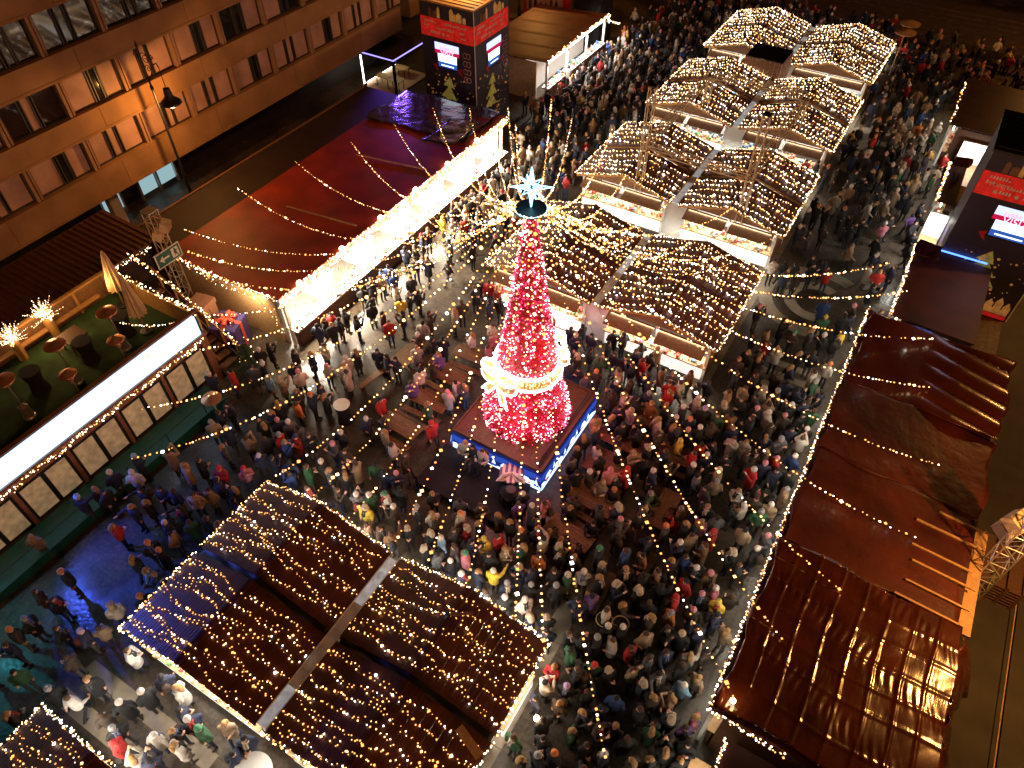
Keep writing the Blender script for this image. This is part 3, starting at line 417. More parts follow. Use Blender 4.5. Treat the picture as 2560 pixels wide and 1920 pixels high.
# ------------------------------------------------------------ street lamps (cast iron, sodium)
def street_lamp(x, y, label, adir=(1,0), h=9.9, arm=1.1, power=420):
    t = thing('street_lamp', label, 'street lamp', (x, y, 0), 'sodium street lamps')
    mb = MB(); mb.lathe((x,y,0), [(.2,0),(.2,.25),(.13,.4),(.12,1.2),(.15,1.3),(.085,1.5),(.06,h-2.2),(.085,h-2.15),(.085,h-2.0),(.05,h-1.9),(.045,h),(.07,h+.1),(.0,h+.35)], M['black'], 12); mb.build('pole', t)
    ax, ay = adir
    P = lambda s, z: (x+ax*s, y+ay*s, z)
    mb = MB()
    def scroll(c0, z0, r, turns, sgn):
        pts = []
        for i in range(22):
            a = i/21*turns*2*math.pi; rr = r*(1-.8*i/21); pts.append(P(c0+sgn*rr*math.cos(a), z0+rr*math.sin(a)))
        mb.tube(pts, .02, M['black'], 5)
    mb.tube([P(0,h-1.7), P(.35,h-1.35), P(.7,h-.75), P(arm,h-.55), P(arm+.08,h-.75)], .03, M['black'], 6)
    mb.tube([P(0,h-.35), P(.3,h-.2), P(.65,h-.35), P(.7,h-.75)], .022, M['black'], 6)
    scroll(.35, h-.55, .26, 1.4, 1); scroll(.3, h-1.0, .2, 1.3, -1); scroll(-.28, h-.5, .22, 1.4, -1); scroll(.85,h-.35,.16,1.3,1)
    mb.build('bracket', t)
    hx, hy, hz = P(arm+.08, h-2.6)
    mb = MB(); mb.tube([(hx,hy,hz+1.85),(hx,hy,hz+.6)], .02, M['black'], 5)
    mb.lathe((hx,hy,hz), [(.06,.84),(.16,.8),(.19,.6),(.2,.42),(.3,.28),(.5,.12),(.54,.02),(.51,0),(.45,.06),(.18,.24),(.0,.26)], M['black'], 20, cap=False); lh = mb.build('lamp_head', t)
    mb = MB(); mb.ball((hx,hy,hz-.1), .17, E['sodium'], 12, 8, (1,1,.8)); mb.build('bulb', lh)
    light('POINT', 'street_lamp_light', (hx, hy, hz-.32), power, (1, .43, .1), .12)
street_lamp(-34.7, 21.9, 'tall black scrolled street lamp before the ochre office facade', power=720)
# ------------------------------------------------------------ bar cabin with roof terrace
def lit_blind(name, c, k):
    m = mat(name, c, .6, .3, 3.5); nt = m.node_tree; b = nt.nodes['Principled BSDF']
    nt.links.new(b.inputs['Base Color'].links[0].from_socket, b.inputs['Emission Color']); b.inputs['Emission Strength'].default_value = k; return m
E['cabin_win'] = lit_blind('lit_cabin_blind', (.42,.3,.16), .34)
cx0, cx1, cy0, cy1 = -29.6, -23.8, -6.0, 13.25
t = thing('bar_cabin', 'copper clad bar cabin with glowing white sign band and roof terrace', 'cabin', (-26.7, 4, 0))
mb = MB(); mb.box(cx0, cx1, cy0, cy1, 0, 2.82, M['cabin'])
for y in (-.2, 2.2, 4.6, 7.0, 9.4, 11.8): pass
mb.build('wall', t)
mb = MB(); mb.box(cx0+.06, cx1-.06, cy0+.06, cy1-.06, 2.823, 2.9, M['deck_green']); mb.build('terrace_floor', t)
mb = MB(); mb.box(cx1-.02, cx1+.12, cy0+.1, cy1-.25, 3.03, 4.02, E['sign']); mb.build('sign_panel', t)
mb = MB(); mb.box(cx1-.1, cx1-.025, cy0, cy1, 2.823, 4.1, M['black']); mb.box(cx1-.16, cx1+.06, cy0, cy1, 4.103, 4.19, M['cabin'])
mb.box(cx1-.02, cx1+.18, cy0, cy1, 2.86, 3.0, M['cabin']); mb.box(cx0, cx1, cy1-.08, cy1-.002, 2.9, 3.9, M['wood_orange']);
mb.build('parapet', t)
mb = MB(); mb.box(cx0-.02, cx0+.06, cy0, cy1, 2.823, 4.0, M['wood']); mb.box(cx0-.06, cx0+.12, cy0, cy1, 4.003, 4.1, M['wood_orange'])
y = cy0+.2
while y < cy1-.3:
    mb.box(cx0+.063, cx0+.13, y, y+.12, 2.9, 4.0, M['wood_orange']); y += 1.55
mb.box(cx0+.133, cx0+.4, cy0, cy1-1, 3.3, 3.36, M['wood_orange']); mb.build('back_wall', t)
ends = [(10.78,12.72),(8.46,10.4),(6.14,8.08),(3.82,5.76),(1.5,3.44),(-.82,1.12)]
for a, b in ends:
    f = MB(); x = cx1
    f.box(x+.003, x+.07, a-.08, b+.08, .5, .6, M['black']); f.box(x+.003, x+.07, a-.08, b+.08, 2.3, 2.38, M['black'])
    m = (a+b)/2
    for y in (a-.08, m-.09, b): f.box(x+.003, x+.07, y, y+(.18 if y == m-.09 else .08), .6, 2.3, M['black'])
    w = f.build('window', t)
    for p0, p1 in ((a, m-.09), (m+.09, b)):
        pn = MB(); pn.box(x+.003, x+.03, p0, p1, .6, 2.3, E['cabin_win']); pn.build('pane', w)
for y in (-1.1, 1.2, 3.55, 5.87, 8.19, 10.5, 12.85): mb = MB(); mb.box(cx1+.003, cx1+.09, y, y+.16, 0, 2.86, M['cabin']); mb.build('pillar', t)
# green bench ledge along the foot of the cabin
t = thing('street_ledge', 'long dark green ledge along the foot of the bar cabin', 'ledge', (-23.0, 4, 0))
mb = MB(); mb.box(-23.65, -22.3, -4, 12.1, 0, .42, M['bench_green']); mb.box(-23.65,-22.25,-4,12.15,.423,.5,M['bench_green']); mb.build('base', t)
mb = MB()
for y in range(-3, 12, 2): mb.tube([(-22.3,y,.5),(-22.3,y,1.15)], .02, M['black'], 6)
mb.tube([(-22.3,-3.9,1.15),(-22.3,12,1.15)], .015, M['black'], 5); mb.build('rail', t)
# dark striped walking carpet lies outside: stairs at the cabin end
t = thing('terrace_stairs', 'wooden stairs climbing to the terrace at the cabin end', 'stairs', (-25.2, 14, 0))
mb = MB()
for k in range(11): mb.box(-23.9-.38*k-.4, -23.9-.38*k, 13.42, 14.4, .25*(k+1)-.05, .25*(k+1), M['wood'])
mb.build('tread', t)
mb = MB()
for y in (13.36, 14.46): mb.bar((-23.7,y,.05), (-28.2,y,2.9), .06, .25, M['wood_dark']); mb.bar((-23.7,y,1.05), (-28.2,y,3.9), .06, .09, M['wood_orange'])
for k in range(6): mb.box(-23.9-.8*k,-23.82-.8*k,14.43,14.49,.2+.5*k,1.2+.5*k,M['wood_orange'])
mb.build('handrail', t)
string_lights('dense warm garland running up the terrace stair rail', [(-23.6+.0,14.5,1.1),(-25.2,14.5,2.1),(-27,14.5,3.2),(-29.5,14.4,4.15)], spacing=.055, size=.036, jitter=.09, name='garland', cat='garland')
string_lights('warm garland along the eave above the cabin windows', [(-23.62,y,2.72+.08*math.sin(y*3)) for y in [-5.5+.5*i for i in range(38)]], spacing=.05, size=.033, jitter=.085, name='garland', cat='garland')
string_lights('warm garland over the terrace end wall', [(-29.5,13.2,4.2),(-27.6,13.2,4.1),(-26.2,13.2,4.05),(-24,13.2,4.1)], spacing=.06, size=.036, jitter=.09, name='garland', cat='garland')

# spruce in a pot by the stairs
t = thing('spruce_tree', 'small dark potted spruce at the foot of the terrace stairs', 'tree', (-22.9, 14.2, 0))
mb = MB(); mb.tube([(-22.9,14.2,0),(-22.9,14.2,1.6)], [.06,.02], M['trunk'], 6); mb.build('trunk', t)
mb = MB()
for i in range(900):
    z = .25+1.5*rnd.random()**1.3; r = (1.85-z)*.5*math.sqrt(rnd.random()); a = rnd.random()*6.283
    c = Vector((-22.9+r*math.cos(a), 14.2+r*math.sin(a), z)); d = Vector((math.cos(a),math.sin(a),-.25)); s = Vector((-math.sin(a),math.cos(a),rnd.uniform(-.5,.5)))
    mb.quad([c-s*.03, c+s*.03, c+d*.17], M['leaf'])
mb.build('crown', t)
string_lights('few warm bulbs wound round the small potted spruce', [(-22.9+.4*math.cos(i),14.2+.4*math.sin(i),.4+.12*i) for i in range(9)], spacing=.28, size=.03)

# terrace furniture
def patio_heater(x, y, z, label, h=2.25, r=.42):
    t = thing('patio_heater', label, 'patio heater', (x, y, z), 'patio heaters')
    mb = MB(); mb.lathe((x,y,z), [(.24,0),(.24,.06),(.2,.1),(.19,.62),(.1,.68),(.035,.72),(.035,h-.4)], M['steel'], 14); mb.build('body', t)
    mb = MB(); mb.lathe((x,y,z), [(.09,h-.42),(.12,h-.4),(.1,h-.14),(.05,h-.12)], M['copper'], 12); mb.build('burner', t)
    mb = MB(); mb.lathe((x,y,z), [(r,h-.1),(r*.98,h-.07),(r*.5,h+.02),(.06,h+.08),(0.0,h+.09)], M['copper'], 20, cap=False); mb.build('reflector', t)
for i, (x, y) in enumerate([(-25.9,10.75),(-26.0,8.4),(-26.0,6.2),(-24.5,9.95),(-24.5,7.75)]):
    patio_heater(x, y, 2.9, ['copper patio heater nearest the two furled parasols', 'copper patio heater in the middle of the green terrace', 'copper patio heater at the left picture edge of the terrace', 'copper patio heater by the sign end nearest the stairs', 'copper patio heater close behind the sign band, midway'][i], 1.95 if i > 2 else 2.2, .34 if i > 2 else .43)
patio_heater(-21.2, 10.9, 0, 'pale patio heater standing on the street outside the bar cabin', 2.3, .42)
def parasol(x, y, z, lean, label):
    t = thing('parasol', label, 'parasol', (x, y, z), 'furled parasols')
    a = Vector((x,y,z)); b = a + Vector((lean[0], lean[1], 2.9))
    mb = MB(); mb.tube([a, b], .03, M['wood_orange'], 8); mb.lathe((x,y,z), [(.28,0),(.28,.07),(.05,.1)], M['black'], 12); mb.build('pole', t)
    n = 20; vs = []
    mb = MB()
    for i in range(9):
        s = .32 + .68*i/8; c = a.lerp(b, s); r0 = [.3,.29,.26,.23,.19,.16,.13,.09,.02][i]
        for k in range(n): 
            r = r0*(1+.28*math.cos(k*math.pi)) ; u = 2*math.pi*k/n; vs.append(c + Vector((r*math.cos(u), r*math.sin(u), 0)))
    mb.add(vs, [(i*n+k, i*n+(k+1) % n, (i+1)*n+(k+1) % n, (i+1)*n+k) for i in range(8) for k in range(n)], M['fabric_cream']); mb.build('canopy', t)
parasol(-28.3, 12.6, 2.9, (-.1,.25), 'furled cream parasol in the terrace corner')
parasol(-26.0, 11.95, 2.9, (-.35,.2), 'furled cream parasol leaning beside the terrace sign')
def covered_table(x, y, z, r, h, label, m, group='covered standing tables'):
    t = thing('standing_table', label, 'table', (x, y, z), group)
    mb = MB(); mb.lathe((x,y,z), [(r*.95,0),(r*.72,h*.5),(r*.98,h-.05)], M['black_cloth'], 18); mb.build('cover', t)
    mb = MB(); mb.lathe((x,y,z), [(r,h-.047),(r*1.03,h-.02),(r,h)], m, 18); mb.build('tabletop', t)
for i, (x, y) in enumerate([(-26.9,7.35),(-26.6,9.55),(-26.6,11.4),(-27.0,5.0)]):
    covered_table(x, y, 2.9, .4, 1.1, ['black draped standing table near the middle terrace heater', 'black draped standing table between two terrace heaters', 'black draped standing table by the leaning parasol', 'black draped standing table at the left picture edge'][i], M['black_cloth'])
covered_table(-17.1, 14.1, 0, .36, 1.12, 'black draped standing table with white top on the open paving', M['paint_white'])
t = thing('lounge_table', 'square dark table with four stools on the green terrace', 'table', (-27.7, 9.75, 2.9))
mb = MB(); mb.box(-28.15,-27.25,9.3,10.2,3.6,3.66,M['wood_dark']); mb.build('tabletop', t)
for sx in (-.38,.38):
    for sy in (-.38,.38):
        mb = MB(); mb.box(-27.7+sx-.03,-27.7+sx+.03,9.75+sy-.03,9.75+sy+.03,2.9,3.6,M['wood_dark']); mb.build('leg', t)
for k, (x, y) in enumerate([(-29.2,9.75),(-29.1,8.1),(-29.2,6.6)]):
    t = thing('light_branch', ['sparkling branch of warm lights bursting above the terrace back wall', 'lower sparkling light branch left along the terrace back wall', 'light branch at the left picture edge'][k], 'light branch', (x, y, 3.9))
    mb = MB(); b = MB()
    for i in range(46):
        a = rnd.random()*6.283; el = rnd.uniform(.1, 1.4); L = rnd.uniform(.4, .95)
        d = Vector((math.cos(a)*math.cos(el), math.sin(a)*math.cos(el), math.sin(el)))*L
        p0 = Vector((x,y,3.95)); mb.tube([p0, p0+d], .006, M['trunk'], 3, cap=False)
        for j in range(9): b.bulb(p0+d*(.25+.75*j/8)+Vector((rnd.uniform(-.02,.02),)*3), .019, pick_warm(rnd))
    mb.lathe((x,y,2.9), [(.18,0),(.22,.9),(.2,1.0)], M['wood_orange'], 8); mb.build('stem', t); bb = b.build('bulbs', t); bb['kind'] = 'stuff'
string_lights('short sagging row of pale bulbs crossing the terrace to the sign', sagline((-26.2,11.2,3.9),(-24.0,12.3,4.1),.2), spacing=.1)
light('POINT','branch_light',(-28.6,9.3,4.5),110,(1,.55,.2),.3); light('POINT','garland_light',(-28.2,12.2,4.5),70,(1,.55,.2),.3)
# lean-to shelter between terrace and building
t = thing('shelter', 'flat ribbed dark shelter roof between office block and terrace', 'shelter', (-33, 10, 0))
mb = MB(); mb.slab([(-35.4,-8,3.05),(-31.2,-8,2.85),(-31.2,17.1,2.85),(-35.4,17.1,3.05)], .12, M['wood_dark'])
y = -7.8
while y < 17: mb.bar((-35.3,y,3.085),(-31.25,y,2.89),.05,.06,M['roof_brown']); y += .32
mb.build('roof', t)
for y in (-6,-1,4,9,14,16.9):
    for x in (-35.2,-31.35):
        mb = MB(); mb.box(x-.06,x+.06,y-.06,y+.06,0,2.75,M['black']); mb.build('post', t)
string_lights('icicle lights hanging along the shelter roof edge', [(-31.12,-4+.5*i,2.62+.08*(i%2)) for i in range(42)], spacing=.05, size=.026, jitter=.13, name='icicle_lights', cat='string lights')

# exit-sign truss mast with loudspeakers
t = thing('truss_mast', 'lattice truss mast with loudspeakers beside the gift box', 'mast', (-29.1, 16.0, 0))
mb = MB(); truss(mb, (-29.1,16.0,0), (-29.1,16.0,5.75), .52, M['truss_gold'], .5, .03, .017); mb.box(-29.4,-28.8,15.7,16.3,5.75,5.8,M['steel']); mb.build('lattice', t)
for k, (dx, dy, dz) in enumerate([(.55,.15,5.05),(.1,-.1,4.55)]):
    mb = MB(); c = Vector((-29.1+dx,16.0+dy,dz)); q = Matrix.Rotation(R(35),3,'Z') @ Matrix.Rotation(R(20),3,'Y')
    mb.obox(c, (.2,.26,.22), q, M['fabric_cream']); mb.obox(c+q@Vector((.22,0,0)), (.012,.22,.18), q, M['wood_pale']); mb.build('loudspeaker', t)
t = thing('exit_sign', 'green emergency exit sign with white arrow and door on the truss mast', 'exit sign', (-28.6, 15.7, 3.3))
def sign_local(pts, d, m, mb):   # sign plane: u along Y, w along Z, facing +X
    mb.slab([(-28.72+d, 15.85-u, 3.55+w) for u, w in pts], .012, m)
mb = MB(); mb.box(-28.775,-28.73,15.1,16.55,3.05,3.85,M['print_white']); mb.build('frame', t)
mb = MB(); mb.box(-28.729,-28.715,15.16,16.49,3.11,3.79,M['sign_green']); mb.build('panel', t)
mb = MB(); X = -28.712
def yz(*p): mb.slab([(X, a, b) for a, b in p], .008, M['print_white'])
yz((15.28,3.45),(15.5,3.25),(15.5,3.65)); yz((15.49,3.4),(15.85,3.4),(15.85,3.5),(15.49,3.5))
yz((16.0,3.2),(16.4,3.2),(16.4,3.72),(16.0,3.72)); mb.build('pictogram', t)
mb = MB(); mb.slab([(-28.705,a,b) for a, b in [(16.1,3.22),(16.2,3.4),(16.28,3.22),(16.33,3.24),(16.26,3.5),(16.34,3.52),(16.3,3.58),(16.12,3.55),(16.14,3.4)]], .006, M['sign_green']); mb.lathe((-28.705,16.2,3.6),[(.0,0),(.045,.0),(.045,.07),(0,.08)],M['sign_green'],8); mb.build('figure', t)

# gift boxes
def gift(x, y, z, s, h, rot, mbody, mrib, label, bow=True, lidm=None):
    t = thing('gift_box', label, 'gift box', (x, y, z), 'giant gift boxes'); q = Matrix.Rotation(R(rot),3,'Z'); c = Vector((x,y,z))
    mb = MB(); mb.obox(c+Vector((0,0,h*.42)), (s/2,s/2,h*.42), q, mbody); mb.build('box', t)
    mb = MB(); mb.obox(c+Vector((0,0,h*.92)), (s/2+.04,s/2+.04,h*.08), q, lidm or mbody); mb.build('lid', t)
    mb = MB(); w = s*.08
    mb.obox(c+Vector((0,0,h+.004)), (s/2+.05,w,.006), q, mrib); mb.obox(c+Vector((0,0,h+.012)), (w,s/2+.05,.006), q, mrib)
    for sx, sy in ((1,0),(-1,0),(0,1),(0,-1)):
        mb.obox(c+q@Vector((sx*(s/2+.046),sy*(s/2+.046),h/2)), (.006 if sx else w, .006 if sy else w, h/2), q, mrib)
    mb.build('ribbon', t)
    if bow:
        mb = MB()
        for k in range(6):
            a = k*math.pi/3; pts = [c+Vector((0,0,h))+Vector((math.cos(a)*r, math.sin(a)*r, zz)) for r, zz in ((.02,.03),(s*.2,.18*s),(s*.36,.14*s),(s*.3,.04*s),(.04,.03))]
            mb.tube(pts, [.03,.08*s,.09*s,.06*s,.03], mrib, 6)
        mb.build('bow', t)
gift(-25.0, 15.2, .0, 1.25, 1.45, 20, M['gift_blue'], M['gift_red'], 'violet blue giant gift box with coral bow by the terrace stairs')
gift(-26.9, 15.35, .0, .95, 1.75, 12, M['gift_pink'], M['gift_pink'], 'salmon giant gift box behind the violet one', bow=False)
string_lights('bulbs wound over the violet gift box', [(-25.5,14.8,1.52),(-25,15.3,1.53),(-24.5,15.0,1.52),(-24.35,15.2,.9),(-24.4,15.5,.3)], spacing=.2, size=.025)

# ------------------------------------------------------------ long bright stall on the left
LY0, LY1 = 16.3, 36.4
t = thing('long_market_stall', 'long red-roofed stall with glaring white front left of the plaza', 'market stall', (-26, 26, 0))
mb = MB()
n = 44
for k in range(n):       # lapped sheets running front to back
    ya, yb = LY0+(LY1-LY0)*k/n, LY0+(LY1-LY0)*(k+1)/n
    mb.slab([(-30,ya,2.82),(-22.2,ya,3.2),(-22.2,yb+.02,3.2+.012),(-30,yb+.02,2.82+.012)], .06, M['roof_red'])
mb.build('roof', t)
mb = MB(); mb.box(-29.8,-29.7,LY0+.1,LY1-.1,0,2.74,M['wood_dark']); mb.box(-29.7,-22.9,LY1-.2,LY1-.1,0,2.85,M['wood_pale']); mb.build('back_wall', t)
mb = MB()
for k in range(26): mb.box(-29.68,-22.9,LY0+.2,LY0+.26-(.0 if k%2 else .012),.1*k+.02,.1*k+.118,M['wood_pale'])
mb.build('side_wall', t)
mb = MB(); mb.box(-22.62,-21.9,LY0+.3,LY1-.3,.98,1.06,M['paint_white']); mb.box(-22.2,-22.0,LY0+.35,LY1-.35,0,.97,M['wood_dark'])
for k in range(10): mb.box(-21.998,-21.96,LY0+.4,LY1-.4,.02+.095*k,.105+.095*k,M['wood_dark'])
mb.build('counter', t)
mb = MB(); mb.box(-22.25,-22.17,LY0,LY1,2.72,3.13,M['paint_white']); mb.build('fascia', t)
mb = MB(); mb.box(-25.2,-25.1,LY0+.3,LY1-.3,0,2.9,M['paint_white'])
for z in (1.3,1.75,2.2): mb.box(-25.08,-24.7,LY0+.5,LY1-.5,z,z+.03,M['paint_white'])
mb.build('inner_wall', t)
for k in range(7):
    y = LY0+.35+k*(LY1-LY0-.7)/6; mb = MB(); mb.box(-22.45,-22.3,y-.07,y+.07,0,3.05,M['paint_white']); mb.build('post', t)
    mb = MB(); mb.box(-25.09,-22.62,y-.03,y+.03,0,2.8,M['paint_white']); mb.build('partition', t)
gm = [M['goods_a'],M['goods_b'],M['goods_c'],M['goods_d'],M['paint_white'],M['wood_pale']]
def goods(area, z, label, n, along='y', hmax=.22):
    mb = MB(); x0,x1,y0,y1 = area
    for i in range(n):
        x = rnd.uniform(x0,x1); y = rnd.uniform(y0,y1); s = rnd.uniform(.05,.14); h = rnd.uniform(.05,hmax); m = rnd.choice(gm)
        if i % 3 == 0: mb.ball((x,y,z+s*.8), s*.8, m, 6, 4)
        elif i % 3 == 1: mb.lathe((x,y,z), [(s*.5,0),(s*.6,h*.6),(s*.25,h)], m, 7)
        else: mb.obox((x,y,z+h/2), (s,s*.7,h/2), Matrix.Rotation(rnd.random()*3,3,'Z'), m)
    o = mb.build('goods'); o['kind'] = 'stuff'; tag(o, label, 'goods'); return o
goods((-22.55,-21.95,LY0+.5,LY1-.5), 1.062, 'trays and wares heaped on the long bright counter', 240)
mb = MB()
for k in range(6): mb.tube([(-22.5,LY0+.5+3.3*k,2.86),(-22.5,LY0+3.6+3.3*k,2.86)], .05, E['tube'], 6)
mb.build('lamp_tube', t)
for k in range(6):
    y = LY0+2.0+k*3.25
    light('AREA', 'stall_strip_light', (-22.15, y, 2.66), 380, (1,.76,.46), 3.0, target=(-20.2,y,0), size_y=.3, spread=170)
    light('AREA', 'stall_inner_light', (-23.5, y, 2.7), 1500, (1,.93,.82), 2.6, target=(-23.2,y,0), size_y=.8)
for k in range(6):
    y = 17.6+3.05*k
    o = MB(); o.ball((-22.05,y,3.32), .15, E['globe'], 12, 8); o.tube([(-22.05,y,3.1),(-22.05,y,3.2)], .04, M['black'], 6); ob = o.build('lamp_globe', t)
string_lights('bulb chain along the front eave of the long red-roofed stall', [(-22.08,LY0+.5*i,3.15+.05*(i%2)) for i in range(41)], spacing=.05, size=.045, jitter=.08)
string_lights('lower bulb chain on the white fascia of the long red-roofed stall', [(-22.1,LY0+.5*i,2.85+.06*(i%2)) for i in range(41)], spacing=.055, size=.045, jitter=.07)
string_lights('warm bulb chain round the near end gable of the long stall', [(-29.6,LY0-.05,2.85),(-26,LY0-.08,2.98),(-22.2,LY0-.08,3.18)], spacing=.06, size=.036, jitter=.1)
string_lights('loose bulbs on the plank end wall of the long stall', [(-28.5,LY0+.12,2.5),(-26,LY0+.12,2.2),(-24,LY0+.12,2.5),(-23,LY0+.12,1.7),(-22.9,LY0+.12,.5)], spacing=.12, size=.03, jitter=.12)
light('AREA','end_wall_light',(-24.2,LY0-.5,2.7),60,(1,.8,.5),1.6,target=(-25,LY0+.8,.6))
for k, (a, b) in enumerate([((-27.3,22.3,3.02),(-22.8,22.65,3.22)), ((-27.5,28.35,3.02),(-22.9,28.85,3.22))]):
    mb = MB(); mb.bar(a, b, .09, .06, M['wood_pale']); o = mb.build('batten'); tag(o, ['loose pale batten lying on the near half of the red stall roof','loose pale batten lying on the red stall roof further up'][k], 'batten', 'roof battens')
def tarp(name, label, x0, x1, y0, y1, zf, m, nx=26, ny=26, amp=.05, seed=1, folds=None):
    r = random.Random(seed); mb = MB(); ph = [(r.uniform(.6,3.2), r.uniform(0,6.28), r.uniform(0,6.28), r.uniform(.3,1)) for _ in range(9)]
    vs = []
    for i in range(nx+1):
        for j in range(ny+1):
            x = x0+(x1-x0)*i/nx; y = y0+(y1-y0)*j/ny; h = 0
            for f, a, p, w in ph: h += w*abs(math.sin((x*math.cos(a)+y*math.sin(a))*f+p))
            h = amp*h/3
            if folds: h += folds(x, y)
            ex = .12*math.sin(y*2.1+seed) if i in (0, nx) else 0; ey = .12*math.sin(x*1.7+seed) if j in (0, ny) else 0
            vs.append((x+ex, y+ey, zf(x, y)+.03+h))
    mb.add(vs, [(i*(ny+1)+j, (i+1)*(ny+1)+j, (i+1)*(ny+1)+j+1, i*(ny+1)+j+1) for i in range(nx) for j in range(ny)], m)
    o = mb.build(name, smooth=True); md = o.modifiers.new('thick','SOLIDIFY'); md.thickness = .015; md.offset = 1
    return tag(o, label, 'tarpaulin')
zl = lambda x, y: 2.83 + (x+30)*.0487
tarp('tarpaulin', 'wrinkled dark violet-lit tarpaulin over the far end of the long stall', -30.0,-22.6,32.3,36.6, zl, M['tarp_black'], 50, 44, .06, 4)
tarp('tarpaulin', 'puckered grey plastic patch on the far half of the long stall roof', -24.6,-22.7,31.0,34.2, lambda x,y: zl(x,y)+.2, M['tarp_black'], 18, 22, .12, 9)

t = thing('lean_to_roof', 'dark flat lean-to roof behind the long red-roofed stall', 'roof', (-31.4, 27, 0))
mb = MB(); mb.box(-32.9,-30.06,17.0,36.0,2.62,2.72,M['roof_dark']); mb.build('roof', t); mb = MB(); mb.box(-32.85,-32.75,17.1,35.9,0,2.61,M['wood_dark']); mb.build('wall', t)  # dark flat strip along the back of the long stall
mb = MB(); mb.box(-33.0,-32.9,17.0,36.0,2.55,2.8,M['wood']); mb.build('edge_board', t)
